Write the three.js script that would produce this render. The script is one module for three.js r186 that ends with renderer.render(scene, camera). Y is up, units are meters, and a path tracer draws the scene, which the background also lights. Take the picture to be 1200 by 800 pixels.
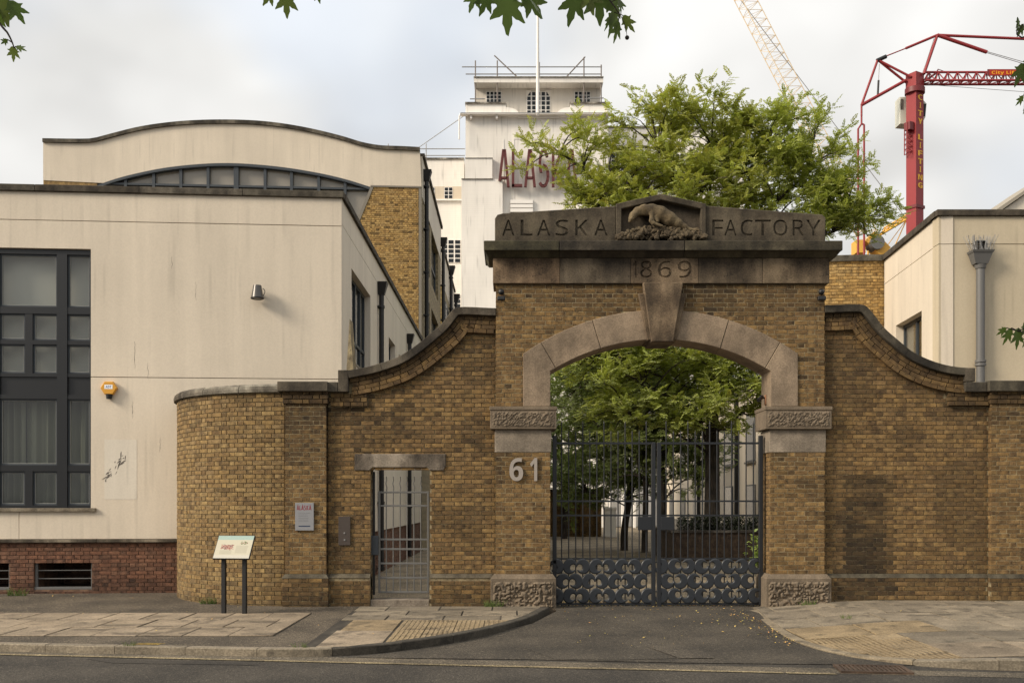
import * as THREE from 'three';
import { mergeGeometries } from 'three/addons/utils/BufferGeometryUtils.js';
import { RoundedBoxGeometry } from 'three/addons/geometries/RoundedBoxGeometry.js';
import { MarchingCubes } from 'three/addons/objects/MarchingCubes.js';
import { FontLoader } from 'three/addons/loaders/FontLoader.js';
import { TextGeometry } from 'three/addons/geometries/TextGeometry.js';
import { Brush, Evaluator, SUBTRACTION } from 'three-bvh-csg';

// ---------------------------------------------------------------- camera, sky, sun, exposure
const scene = new THREE.Scene();
const FOCAL = 1190, EYE = 1.75, CAMZ = 17, HOR = 590;          // lens of the photograph, in pixels of a 1200 x 800 frame
const camera = new THREE.PerspectiveCamera(2 * Math.atan(400 / FOCAL) * 180 / Math.PI, 1.5, 0.1, 1200);
camera.position.set(0, EYE, CAMZ);
camera.lookAt(0, EYE, 0);
camera.setViewOffset(1200, 800, 0, 400 - HOR, 1200, 800);       // rising front: verticals stay vertical

const renderer = new THREE.WebGLRenderer({ antialias: true });
renderer.toneMapping = THREE.LinearToneMapping;
renderer.toneMappingExposure = 2.9;
renderer.shadowMap.enabled = true;

const SUN_DIR = new THREE.Vector3(-0.8, 0.5, 0.38).normalize();
const sun = new THREE.DirectionalLight(new THREE.Color(1.0, 0.87, 0.7), 1.35);
sun.position.copy(SUN_DIR).multiplyScalar(80);
sun.castShadow = true; sun.shadow.radius = 32; sun.shadow.mapSize.set(2048, 2048);
Object.assign(sun.shadow.camera, { left: -40, right: 40, top: 40, bottom: -40, near: 1, far: 220 });
scene.add(sun, sun.target);

function mulberry(a) { return () => { a |= 0; a = a + 0x6D2B79F5 | 0; let t = Math.imul(a ^ a >>> 15, 1 | a); t = t + Math.imul(t ^ t >>> 7, 61 | t) ^ t; return ((t ^ t >>> 14) >>> 0) / 4294967296; }; }
const hash3 = (x, y, z) => { let h = Math.imul(x, 374761393) ^ Math.imul(y, 668265263) ^ Math.imul(z, 2147483647 - 1274126177); h = Math.imul(h ^ h >>> 13, 1274126177); return ((h ^ h >>> 16) >>> 0) / 4294967296; };
const sm = (t) => t * t * (3 - 2 * t), lerp = (a, b, t) => a + (b - a) * t, clamp = (x, a = 0, b = 1) => Math.min(b, Math.max(a, x));
const sstep = (a, b, x) => sm(clamp((x - a) / (b - a)));
function noise3(x, y, z, px = 0, py = 0) {   // value noise; px, py > 0 make it tile
  const xi = Math.floor(x), yi = Math.floor(y), zi = Math.floor(z), u = sm(x - xi), v = sm(y - yi), w = sm(z - zi);
  const m = (i, p) => p ? ((i % p) + p) % p : i;
  const c = (a, b, d) => hash3(m(xi + a, px), m(yi + b, py), zi + d);
  return lerp(lerp(lerp(c(0, 0, 0), c(1, 0, 0), u), lerp(c(0, 1, 0), c(1, 1, 0), u), v), lerp(lerp(c(0, 0, 1), c(1, 0, 1), u), lerp(c(0, 1, 1), c(1, 1, 1), u), v), w);
}
function fbm(x, y, z, oct = 4, px = 0, py = 0) { let s = 0, a = .5, t = 0; for (let i = 0; i < oct; i++) { s += a * noise3(x, y, z + i * 17, px, py); t += a; a *= .5; x *= 2; y *= 2; px *= 2; py *= 2; } return s / t; }

{ // overcast sky with a few thin bluish gaps, brighter round the veiled sun
  const SKY = .42, W = 768, H = 384, data = new Float32Array(W * H * 4), d = new THREE.Vector3();
  for (let j = 0; j < H; j++) for (let i = 0; i < W; i++) {
    const th = (j + .5) / H * Math.PI - Math.PI / 2, ph = ((i + .5) / W - .5) * 2 * Math.PI;
    d.set(Math.cos(th) * Math.cos(ph), Math.sin(th), Math.cos(th) * Math.sin(ph));
    const k = 1 / (Math.max(d.y, 0) + .38);
    const n = fbm(d.x * k * 2.1 + 3.3, d.z * k * 2.1 + 7.7, 2.5, 5), n2 = fbm(d.x * k * 4.6 + 9, d.z * k * 4.6 + 1, 8.5, 4);
    const gap = sstep(.56, .74, n) * .5;
    const n3 = fbm(d.x * k * 11 + 4, d.z * k * 11 + 2, 5.5, 4), body = .585 + .2 * sstep(.3, .62, n2) + .22 * (n3 - .5) + .05 * (n - .5);
    const glow = .5 * Math.pow(Math.max(0, d.dot(SUN_DIR)), 5);
    const c = [body * 1.0, body * .99, body * .965];
    const blue = [.52, .60, .72];
    for (let q = 0; q < 3; q++) data[(j * W + i) * 4 + q] = d.y < -.02 ? .06 : SKY * (.74 + .76 * Math.max(0, d.y)) * (lerp(c[q], blue[q], gap) + glow * [1, .93, .8][q]);
    data[(j * W + i) * 4 + 3] = 1;
  }
  const t = new THREE.DataTexture(data, W, H, THREE.RGBAFormat, THREE.FloatType);
  t.mapping = THREE.EquirectangularReflectionMapping; t.magFilter = t.minFilter = THREE.LinearFilter; t.needsUpdate = true;
  scene.background = t; scene.environment = t; scene.backgroundIntensity = 1; scene.environmentIntensity = 1;
}

// ---------------------------------------------------------------- helpers
const V = (x, y, z) => new THREE.Vector3(x, y, z);
const X = (px, d = 17) => (px - 600) * d / FOCAL, Y = (py, d = 17) => EYE + (HOR - py) * d / FOCAL, Z = (d) => CAMZ - d;
const taken = {};
const numbered = (n) => { const k = taken[n] = (taken[n] ?? -1) + 1; return k ? n + '_' + String(k).padStart(3, '0') : n; };
function thing(name, label, category, group, pos = [0, 0, 0], turn = 0) {
  const g = new THREE.Group(); g.name = numbered(name); g.position.set(...pos); g.rotation.y = turn;
  g.userData = { label, category }; if (group) g.userData.group = group; scene.add(g); return g;
}
function structure(name, geo, mat, parent = scene) { const m = part(name, geo, mat, parent); if (parent === scene) { m.name = numbered(name); m.userData.kind = 'structure'; } return m; }
function part(name, geos, mat, parent) {
  const g = Array.isArray(geos) ? merge(geos) : geos;
  const m = new THREE.Mesh(g, mat); m.name = name; m.castShadow = m.receiveShadow = true; if (parent) parent.add(m); return m;
}
function solo(name, geos, mat, label, category, group) { const m = part(numbered(name), geos, mat, scene); m.userData = { label, category }; if (group) m.userData.group = group; return m; }
function merge(list) {
  return mergeGeometries(list.map((g) => {
    let q = g.index ? g.toNonIndexed() : g;
    for (const k of Object.keys(q.attributes)) if (!['position', 'normal', 'uv', 'color'].includes(k)) q.deleteAttribute(k);
    return q;
  }));
}
const _a = V(), _b = V(), _c = V();
function meter(g, smooth = false, ox = 0, oy = 0) {      // uv in metres by the way each face points
  g = g.index ? g.toNonIndexed() : g;
  if (!smooth || !g.attributes.normal) g.computeVertexNormals();
  const p = g.attributes.position, uv = new Float32Array(p.count * 2);
  for (let i = 0; i < p.count; i += 3) {
    _a.fromBufferAttribute(p, i); _b.fromBufferAttribute(p, i + 1).sub(_a); _c.fromBufferAttribute(p, i + 2).sub(_a); _b.cross(_c);
    const ax = Math.abs(_b.x), ay = Math.abs(_b.y), az = Math.abs(_b.z);
    for (let k = 0; k < 3; k++) {
      const x = p.getX(i + k), y = p.getY(i + k), z = p.getZ(i + k);
      uv[(i + k) * 2] = ox + (az >= ax && az >= ay ? x : ax >= ay ? z : x); uv[(i + k) * 2 + 1] = oy + (ay > ax && ay > az ? z : y);
    }
  }
  g.setAttribute('uv', new THREE.BufferAttribute(uv, 2)); return g;
}
const bx = (x0, x1, y0, y1, z0, z1) => meter(new THREE.BoxGeometry(Math.abs(x1 - x0), Math.abs(y1 - y0), Math.abs(z1 - z0)).translate((x0 + x1) / 2, (y0 + y1) / 2, (z0 + z1) / 2));
const rb = (x0, x1, y0, y1, z0, z1, r = .012) => meter(new RoundedBoxGeometry(Math.abs(x1 - x0), Math.abs(y1 - y0), Math.abs(z1 - z0), 2, r).translate((x0 + x1) / 2, (y0 + y1) / 2, (z0 + z1) / 2), true);
function hexa(b, t) {  // b, t: four corners of the bottom and of the top, in the same order
  const P = [...b, ...t].map((p) => Array.isArray(p) ? p : [p.x, p.y, p.z]), f = [[0, 1, 2, 3], [7, 6, 5, 4], [0, 4, 5, 1], [1, 5, 6, 2], [2, 6, 7, 3], [3, 7, 4, 0]], out = [];
  for (const [a, c, d, e] of f) out.push(...P[a], ...P[c], ...P[d], ...P[a], ...P[d], ...P[e]);
  const g = new THREE.BufferGeometry(); g.setAttribute('position', new THREE.Float32BufferAttribute(out, 3)); return meter(g);
}
const frustum = (x0, x1, z0, z1, y0, X0, X1, Z0, Z1, y1) => hexa([[x0, y0, z0], [x1, y0, z0], [x1, y0, z1], [x0, y0, z1]], [[X0, y1, Z0], [X1, y1, Z0], [X1, y1, Z1], [X0, y1, Z1]]);
function ext(pts, z0, z1, bevel = 0, holes = [], seg = 1) {
  const s = new THREE.Shape(pts.map((p) => new THREE.Vector2(...p)));
  for (const h of holes) s.holes.push(new THREE.Path(h.map((p) => new THREE.Vector2(...p))));
  const g = new THREE.ExtrudeGeometry(s, { depth: z1 - z0 - 2 * bevel, bevelEnabled: bevel > 0, bevelSize: bevel, bevelThickness: bevel, bevelOffset: -bevel, bevelSegments: seg, curveSegments: 8, steps: 1 });
  return meter(g.translate(0, 0, z0 + bevel));
}
const rect = (x0, x1, y0, y1) => [[x0, y0], [x1, y0], [x1, y1], [x0, y1]];
function bar(a, b, r, seg = 6, r2 = r) {
  const d = V().subVectors(b, a), g = new THREE.CylinderGeometry(r2, r, d.length(), seg).translate(0, d.length() / 2, 0);
  g.applyQuaternion(new THREE.Quaternion().setFromUnitVectors(V(0, 1, 0), d.normalize())).translate(a.x, a.y, a.z); return meter(g, true);
}
function beam(a, b, w, h = w) {
  const d = V().subVectors(b, a), L = d.length(), g = new THREE.BoxGeometry(w, L, h).translate(0, L / 2, 0);
  g.applyQuaternion(new THREE.Quaternion().setFromUnitVectors(V(0, 1, 0), d.normalize())).translate(a.x, a.y, a.z); return meter(g);
}
function tube(pts, r0, r1, radial = 5) {      // tapered tube through points
  const pos = [], nor = [], rings = []; let up = V(.31, .2, .93).normalize();
  for (let i = 0; i < pts.length; i++) {
    const t = V().subVectors(pts[Math.min(i + 1, pts.length - 1)], pts[Math.max(i - 1, 0)]).normalize();
    const s = V().crossVectors(t, up); if (s.lengthSq() < 1e-4) s.crossVectors(t, V(1, 0, 0)); s.normalize(); up = V().crossVectors(s, t).normalize();
    const r = lerp(r0, r1, i / (pts.length - 1)), ring = [];
    for (let k = 0; k < radial; k++) { const a = k / radial * 2 * Math.PI, n = V().addScaledVector(s, Math.cos(a)).addScaledVector(up, Math.sin(a)); ring.push([pts[i].clone().addScaledVector(n, r), n]); }
    rings.push(ring);
  }
  for (let i = 0; i + 1 < rings.length; i++) for (let k = 0; k < radial; k++) {
    const q = (k + 1) % radial;
    for (const [p, n] of [rings[i][k], rings[i + 1][q], rings[i][q], rings[i][k], rings[i + 1][k], rings[i + 1][q]]) { pos.push(p.x, p.y, p.z); nor.push(n.x, n.y, n.z); }
  }
  const g = new THREE.BufferGeometry(); g.setAttribute('position', new THREE.Float32BufferAttribute(pos, 3)); g.setAttribute('normal', new THREE.Float32BufferAttribute(nor, 3)); return meter(g, true);
}
const bez = (a, b, c, n = 5) => { const o = []; for (let i = 0; i <= n; i++) { const t = i / n; o.push(V().addScaledVector(a, (1 - t) * (1 - t)).addScaledVector(b, 2 * t * (1 - t)).addScaledVector(c, t * t)); } return o; };

// ---------------------------------------------------------------- textures: colour grain and relief
function tex(size, metres, fn, srgb = true) {
  const d = new Uint8Array(size * size * 4);
  for (let j = 0; j < size; j++) for (let i = 0; i < size; i++) { const c = fn(i / size, j / size); const o = (j * size + i) * 4; for (let k = 0; k < 3; k++) d[o + k] = clamp(c[k] ?? c[0], 0, 1) * 255; d[o + 3] = 255; }
  const t = new THREE.DataTexture(d, size, size); t.wrapS = t.wrapT = THREE.RepeatWrapping; t.magFilter = THREE.LinearFilter; t.minFilter = THREE.LinearMipmapLinearFilter; t.generateMipmaps = true;
  if (srgb) t.colorSpace = THREE.SRGBColorSpace; t.repeat.set(1 / metres, 1 / metres); t.needsUpdate = true; return t;
}
const g1 = (v) => [v, v, v];
const T = {};
T.brick = tex(512, .7, (u, v) => { const n = fbm(u * 8, v * 8, 1, 4, 8, 8), f = noise3(u * 90, v * 90, 5, 90, 90), p = noise3(u * 40, v * 40, 9, 40, 40); const k = .72 + .34 * (n - .5) * 1.6 + .16 * (f - .5) - (p > .84 ? .22 : 0) + .08; return [k, k * (.985 + .03 * n), k * .97]; });
T.brickB = tex(512, .7, (u, v) => g1(.5 + .5 * (fbm(u * 14, v * 14, 1, 4, 14, 14) - .5) + .25 * (noise3(u * 90, v * 90, 5, 90, 90) - .5) - (noise3(u * 40, v * 40, 9, 40, 40) > .84 ? .3 : 0)), false);
T.stone = tex(512, 1.6, (u, v) => { const n = fbm(u * 5, v * 5, 3, 5, 5, 5), s = fbm(u * 14, v * 3, 6, 3, 14, 3), f = noise3(u * 120, v * 120, 7, 120, 120), p = noise3(u * 60, v * 60, 2, 60, 60); const k = .74 + .72 * (n - .5) + .42 * (s - .5) + .18 * (f - .5) - (p > .88 ? .14 : 0); return [k, k * (.97 + .05 * n), k * (.94 + .08 * n)]; });
T.stoneSoft = tex(512, 1.6, (u, v) => { const n = fbm(u * 5, v * 5, 3, 5, 5, 5), s = fbm(u * 14, v * 3, 6, 3, 14, 3), f = noise3(u * 120, v * 120, 7, 120, 120); const k = .78 + .34 * (n - .5) + .16 * (s - .5) + .16 * (f - .5); return [k, k * .985, k * .965]; });
T.stoneB = tex(512, 1.6, (u, v) => g1(.5 + .6 * (fbm(u * 22, v * 22, 3, 4, 22, 22) - .5) + .3 * (noise3(u * 120, v * 120, 7, 120, 120) - .5)), false);
T.render = tex(1024, 6, (u, v) => { const n = fbm(u * 4, v * 3, 4, 5, 4, 3), s = fbm(u * 46, v * 2, 9, 4, 46, 2), s2 = fbm(u * 13, v * 1, 19, 3, 13, 1), f = noise3(u * 300, v * 300, 3, 300, 300), dr = Math.max(0, fbm(u * 70, v * 5, 29, 2, 70, 5) - .66); const k = .885 + .1 * (n - .5) + .045 * (s - .5) + .045 * (s2 - .5) + .03 * (f - .5) - dr * .18; return [k, k * .988, k * .968]; });
T.renderB = tex(512, .8, (u, v) => g1(.5 + .7 * (fbm(u * 30, v * 30, 2, 4, 30, 30) - .5)), false);
T.asphalt = tex(1024, 2.4, (u, v) => { const n = fbm(u * 4, v * 4, 3, 4, 4, 4), f = noise3(u * 240, v * 240, 4, 240, 240), p = noise3(u * 150, v * 150, 8, 150, 150), q = noise3(u * 60, v * 60, 15, 60, 60); const k = .62 + .42 * (n - .5) + .44 * (f - .5) + (p > .8 ? .3 : 0) + (q > .88 ? .16 : 0) - (q < .1 ? .14 : 0); return [k, k * .975, k * .93]; });
T.asphaltB = tex(512, 1.2, (u, v) => g1(.5 + .8 * (noise3(u * 120, v * 120, 4, 120, 120) - .5) + .3 * (fbm(u * 10, v * 10, 3, 3, 10, 10) - .5)), false);
T.slab = tex(512, 2.1, (u, v) => { const n = fbm(u * 6, v * 6, 13, 5, 6, 6), f = noise3(u * 150, v * 150, 4, 150, 150), m = sstep(.56, .74, fbm(u * 9, v * 9, 23, 4, 9, 9)), b = fbm(u * 3, v * 3, 43, 3, 3, 3); const k = .77 + .34 * (n - .5) + .22 * (f - .5) - m * .2 + .14 * (b - .5); return [k, k * .985, k * .955]; });
T.wood = tex(256, .8, (u, v) => { const n = fbm(u * 20, v * 4, 3, 4, 20, 4); return g1(.55 + .7 * (n - .5)); });
T.woodB = tex(256, .8, (u, v) => g1(fbm(u * 20, v * 4, 3, 4, 20, 4)), false);
T.wash = tex(512, 9, (u, v) => { const s = fbm(u * 60, v * 3, 9, 4, 60, 3), n = fbm(u * 6, v * 6, 5, 4, 6, 6), c = Math.abs((v * 60) % 1 - .5) > .46 ? .025 : 0; const dr = Math.max(0, fbm(u * 80, v * 6, 29, 2, 80, 6) - .66), k = .965 + .07 * (n - .5) + .05 * (s - .5) - c - dr * .4; return [k, k * .995, k * .985]; });
T.cloth = tex(256, .5, (u, v) => g1(.8 + .15 * Math.sin(u * 2 * Math.PI * 60) * .4 + .1 * (noise3(u * 30, v * 30, 1, 30, 30) - .5)));

const lin = (r, g, b) => new THREE.Color().setRGB(r, g, b);
const mat = (c, o = {}) => new THREE.MeshStandardMaterial({ color: c.isColor ? c : lin(...c), roughness: .9, metalness: 0, ...o });
const stoneMat = (c, o = {}) => mat(c, { map: T.stone, bumpMap: T.stoneB, bumpScale: .006, roughness: .95, ...o });
const M = {
  mortar: mat([.4, .32, .2], { map: T.brick, bumpMap: T.brickB, bumpScale: .004 }),
  mortarRed: mat([.22, .13, .09], { map: T.brick }),
  brickVC: mat([1, 1, 1], { vertexColors: true, map: T.brick, bumpMap: T.brickB, bumpScale: .004, roughness: .95 }),
  archStone: stoneMat([.39, .305, .22], { map: T.stoneSoft }), sandA: stoneMat([.3, .19, .105]), sandB: stoneMat([.17, .125, .08]), sandC: stoneMat([.23, .165, .105]),
  sooty: stoneMat([.115, .092, .062]), sootyMoss: stoneMat([.09, .08, .045]), coping: stoneMat([.11, .09, .066]), copingPale: stoneMat([.3, .27, .22]),
  pierStone: stoneMat([.25, .2, .145], { map: T.stoneSoft }), pale: stoneMat([.38, .325, .26], { map: T.stoneSoft }), granite: stoneMat([.3, .25, .2]),
  seal: stoneMat([.2, .15, .085]), rock: stoneMat([.14, .105, .062]),
  cream: mat([.835, .755, .64], { map: T.render, bumpMap: T.renderB, bumpScale: .0015 }),
  creamSide: mat([.83, .77, .675], { map: T.render, bumpMap: T.renderB, bumpScale: .0015 }),
  patch: mat([.85, .8, .71], { map: T.render }),
  white: mat([.86, .83, .785], { map: T.wash }), whiteTrim: mat([.84, .81, .77]), grime: mat([.34, .31, .27], { map: T.stone }),
  groove: mat([.2, .17, .13]),
  frame: mat([.0075, .0085, .0105], { roughness: .38 }), frameBlue: mat([.035, .043, .052], { roughness: .5 }),
  iron: mat([.0125, .0145, .018], { roughness: .42 }), ironGrey: mat([.125, .123, .118], { roughness: .55, metalness: .2 }),
  black: mat([.006, .006, .007], { roughness: .5 }), pipeGrey: mat([.12, .118, .115], { roughness: .5 }),
  glass: new THREE.MeshPhysicalMaterial({ color: lin(.8, .81, .8), transmission: 1, thickness: 0, roughness: .03, ior: 1.5 }),
  darkGlass: new THREE.MeshPhysicalMaterial({ color: lin(.016, .02, .024), roughness: .12, ior: 1.45, specularIntensity: .55 }),  // near-black base colour stands in for unlit rooms behind the panes
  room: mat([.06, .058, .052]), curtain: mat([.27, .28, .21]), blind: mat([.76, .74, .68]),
  asphalt: mat([.098, .087, .074], { map: T.asphalt, bumpMap: T.asphaltB, bumpScale: .006, roughness: .93 }),
  asphaltOld: mat([.2, .168, .13], { map: T.asphalt, bumpMap: T.asphaltB, bumpScale: .008, roughness: .96 }),
  asphaltDark: mat([.125, .108, .086], { map: T.asphalt, bumpMap: T.asphaltB, bumpScale: .008 }),
  court: mat([.45, .38, .28], { map: T.asphalt, bumpMap: T.asphaltB, bumpScale: .006 }),
  soil: mat([.12, .1, .075], { map: T.stone }),
  kerb: mat([.33, .285, .22], { map: T.slab, bumpMap: T.stoneB, bumpScale: .006 }), kerbDark: mat([.085, .075, .06], { map: T.slab, bumpMap: T.stoneB, bumpScale: .006 }),
  bark: mat([.12, .092, .068], { map: T.wood, bumpMap: T.woodB, bumpScale: .02 }),
  red: mat([.25, .019, .022], { roughness: .5 }), redDark: mat([.14, .014, .017], { roughness: .5 }), yellow: mat([.8, .45, .03], { roughness: .5 }),
  cranePale: mat([.78, .61, .38], { roughness: .6 }), craneYellow: mat([.7, .38, .06], { roughness: .6 }), steel: mat([.3, .3, .3], { roughness: .5, metalness: .5 }),
  signRed: mat([.1, .018, .017], { roughness: .6 }), num: mat([.3, .265, .235], { roughness: .6 }),
};
const leafMat = (c) => new THREE.MeshPhysicalMaterial({ color: lin(...c), roughness: .9, transmission: .5, thickness: 0, side: THREE.DoubleSide });

// ---------------------------------------------------------------- bricks
const COURSE = .0757, BH = .0655, ST = .215, HD = .1025, JT = .0105;
function brickGeo(L, H, D, r, j = .002) {       // chamfered front, four sides; front face at z = 0
  const c = .0035, J = () => (r() - .5) * 2 * j, ox = r() * 3, oy = r() * 3;
  const f = [[-L / 2 + c, -H / 2 + c], [L / 2 - c, -H / 2 + c], [L / 2 - c, H / 2 - c], [-L / 2 + c, H / 2 - c]].map(([x, y]) => [x + J(), y + J(), J() * .9]);
  const m = [[-L / 2, -H / 2], [L / 2, -H / 2], [L / 2, H / 2], [-L / 2, H / 2]].map(([x, y]) => [x + J(), y + J(), -c]);
  const b = m.map(([x, y]) => [x, y, -D]), out = [];
  const q = (a, e, g, h) => out.push(...a, ...e, ...g, ...a, ...g, ...h);
  q(...f);
  for (let i = 0; i < 4; i++) { const n = (i + 1) % 4; q(m[i], m[n], f[n], f[i]); q(b[i], b[n], m[n], m[i]); }
  const g = new THREE.BufferGeometry(); g.setAttribute('position', new THREE.Float32BufferAttribute(out, 3)); return meter(g, false, ox, oy);
}
const brickLib = {};
const PAL = {
  stock: [[.305, .186, .073], [.285, .171, .067], [.262, .155, .061], [.32, .2, .082], [.25, .15, .063], [.296, .183, .078], [.225, .136, .06], [.278, .172, .076]],
  curved: [[.34, .222, .094], [.32, .205, .084], [.36, .243, .108], [.3, .19, .08], [.33, .22, .1], [.275, .172, .074], [.315, .21, .1]],
  yellow: [[.58, .36, .13], [.52, .32, .115], [.62, .41, .17], [.46, .28, .1], [.55, .36, .15]],
  buff: [[.56, .35, .13], [.6, .39, .155], [.5, .31, .11], [.58, .38, .16], [.53, .32, .12]],
  red: [[.25, .115, .071], [.235, .108, .067], [.265, .126, .08], [.215, .1, .064], [.245, .124, .081], [.23, .116, .076]],
};
const palMats = {};
function palMat(pal, i, s) { const k = pal + i + '_' + s; return palMats[k] ??= mat(PAL[pal][i].map((v) => v * [1, .68, .42, .22][s]), { map: T.brick, bumpMap: T.brickB, bumpScale: .004, roughness: .95 }); }
/* courses of Flemish bond: intervals(v) gives the runs at a course; place(u, v) a matrix whose +z leaves the wall; soot(u, v) 0..3 */
function bricks(parent, o) {
  const r = mulberry(o.seed), list = [], D = o.depth ?? .05, pal = o.pal ?? 'stock', full = [];
  let row = 0;
  for (let v = o.v0; v + BH * .5 < o.v1; v += COURSE, row++) {
    for (const [a, e] of o.intervals(v + BH / 2)) {
      let u = (o.shift ?? 0) + Math.floor((a - 3) / (ST + HD + 2 * JT)) * (ST + HD + 2 * JT) + (row % 2 ? (ST + HD + 2 * JT) / 2 : 0), k = 0;
      while (u < e) {
        const L0 = k++ % 2 ? HD : ST, u0 = Math.max(u, a), u1 = Math.min(u + L0, e); u += L0 + JT;
        if (u1 - u0 < .035) continue;
        const um = (u0 + u1) / 2, vm = v + BH / 2;
        const s = o.soot ? clamp(Math.round(o.soot(um, vm, r)), 0, 3) : 0, i = o.dark && r() < o.dark ? -1 : Math.floor(r() * PAL[pal].length);
        const b = { L: u1 - u0, um, vm, s: i < 0 ? 2 : s, i: Math.max(i, 0), whole: u1 - u0 > ST - .001, dz: (r() - .5) * .0045, rz: (r() - .5) * .012, key: r() };
        list.push(b); if (b.whole) full.push(b);
      }
    }
  }
  full.sort((p, q) => Math.abs(p.vm - (o.eye ?? 1.8)) - Math.abs(q.vm - (o.eye ?? 1.8)));
  const single = new Set(full.slice(0, o.single ?? 300)), rest = [];
  const lib = brickLib[D] ??= Array.from({ length: 8 }, (_, i) => brickGeo(ST, BH, D, mulberry(77 + i)));
  const m4 = new THREE.Matrix4();
  for (const b of list) {
    const m = o.place(b.um, b.vm).clone().multiply(m4.makeRotationZ(b.rz)).multiply(m4.makeTranslation(0, 0, b.dz));
    if (single.has(b)) {
      const w = part('brick', lib[Math.floor(b.key * 8)], palMat(pal, b.i, b.s), parent); m.decompose(w.position, w.quaternion, w.scale);
    } else {
      const g = brickGeo(b.L, BH, D, r).applyMatrix4(m), c = PAL[pal][b.i], n = g.attributes.position.count, k = [1, .68, .42, .22][b.s] * (.9 + .2 * r()), col = new Float32Array(n * 3);
      for (let q = 0; q < n; q++) for (let h = 0; h < 3; h++) col[q * 3 + h] = c[h] * k;
      g.setAttribute('color', new THREE.BufferAttribute(col, 3)); rest.push(g);
    }
  }
  if (rest.length) part('brickwork', rest, M.brickVC, parent).userData.kind = 'stuff';
}
const flat = (z) => (u, v) => new THREE.Matrix4().makeTranslation(u, v, z);
const facing = (p, turn) => { const R = new THREE.Matrix4().makeRotationY(turn); return (u, v) => { const q = V(u, v, 0).applyMatrix4(R); return R.clone().setPosition(q.x + p.x, q.y + p.y, q.z + p.z); }; };

// ---------------------------------------------------------------- the brick and stone gateway
const font = await new FontLoader().loadAsync('fonts/droid/droid_sans_regular.typeface.json');
const fontBold = await new FontLoader().loadAsync('fonts/droid/droid_sans_bold.typeface.json');
const evaluator = new Evaluator(); evaluator.attributes = ['position', 'normal', 'uv']; evaluator.useGroups = false;
function lettering(chars, f, depth, h, seg = 6) {    // chars: [[letter, x0, x1, y0], ...] each stretched to its own box
  const out = [];
  for (const [ch, x0, x1, y0, hh] of chars) {
    const g = new TextGeometry(ch, { font: f, size: 1, depth: 1, curveSegments: seg, bevelEnabled: false }); g.computeBoundingBox();
    const b = g.boundingBox, H = hh ?? h;
    g.translate(-b.min.x, -b.min.y, 0).scale((x1 - x0) / (b.max.x - b.min.x), H / (b.max.y - b.min.y), depth).translate(x0, y0, 0); out.push(g.index ? g.toNonIndexed() : g);
  }
  return merge(out);
}
function engrave(geo, text, zFront, depth) {
  const a = new Brush(geo), t = text.clone().translate(0, 0, zFront - depth), b = new Brush(t); t.computeVertexNormals();
  a.updateMatrixWorld(); b.updateMatrixWorld();
  return meter(evaluator.evaluate(a, b, SUBTRACTION).geometry);
}
function rockFace(x0, x1, y0, y1, z, amp, scale, seed, facingLeft = 0) {   // pitched stone face
  const nx = Math.round((x1 - x0) / .0125), ny = Math.round((y1 - y0) / .0125);
  const g = new THREE.PlaneGeometry(x1 - x0, y1 - y0, nx, ny).translate((x0 + x1) / 2, (y0 + y1) / 2, z), p = g.attributes.position;
  for (let i = 0; i < p.count; i++) {
    const x = p.getX(i), y = p.getY(i), e = Math.min(x - x0, x1 - x, y - y0, y1 - y);
    const a = Math.abs(noise3(x * scale, y * scale, seed) - .5) * 2, b = fbm(x * scale * 1.9, y * scale * 1.9, seed + 5, 2);
    p.setZ(i, z + (amp * (1.1 * sstep(.1, .55, a) + .5 * b) - amp * .35) * sstep(0, .03, e));
  }
  g.computeVertexNormals(); return meter(g, true);
}
const gx = (px) => X(px), gy = (py) => Y(py);
const GCX = gx(774), RI = 3.476, RO = RI + .495, GCY = gy(398) - RI;
const arcIn = (x) => GCY + Math.sqrt(RI * RI - (x - GCX) ** 2), arcOutX = (y) => y > GCY + RO ? 0 : Math.sqrt(RO * RO - (y - GCY) ** 2);
const gateway = thing('arched_gateway', 'tall brick gateway with carved stone name panels, seal carving and wide arch', 'gateway');
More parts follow.
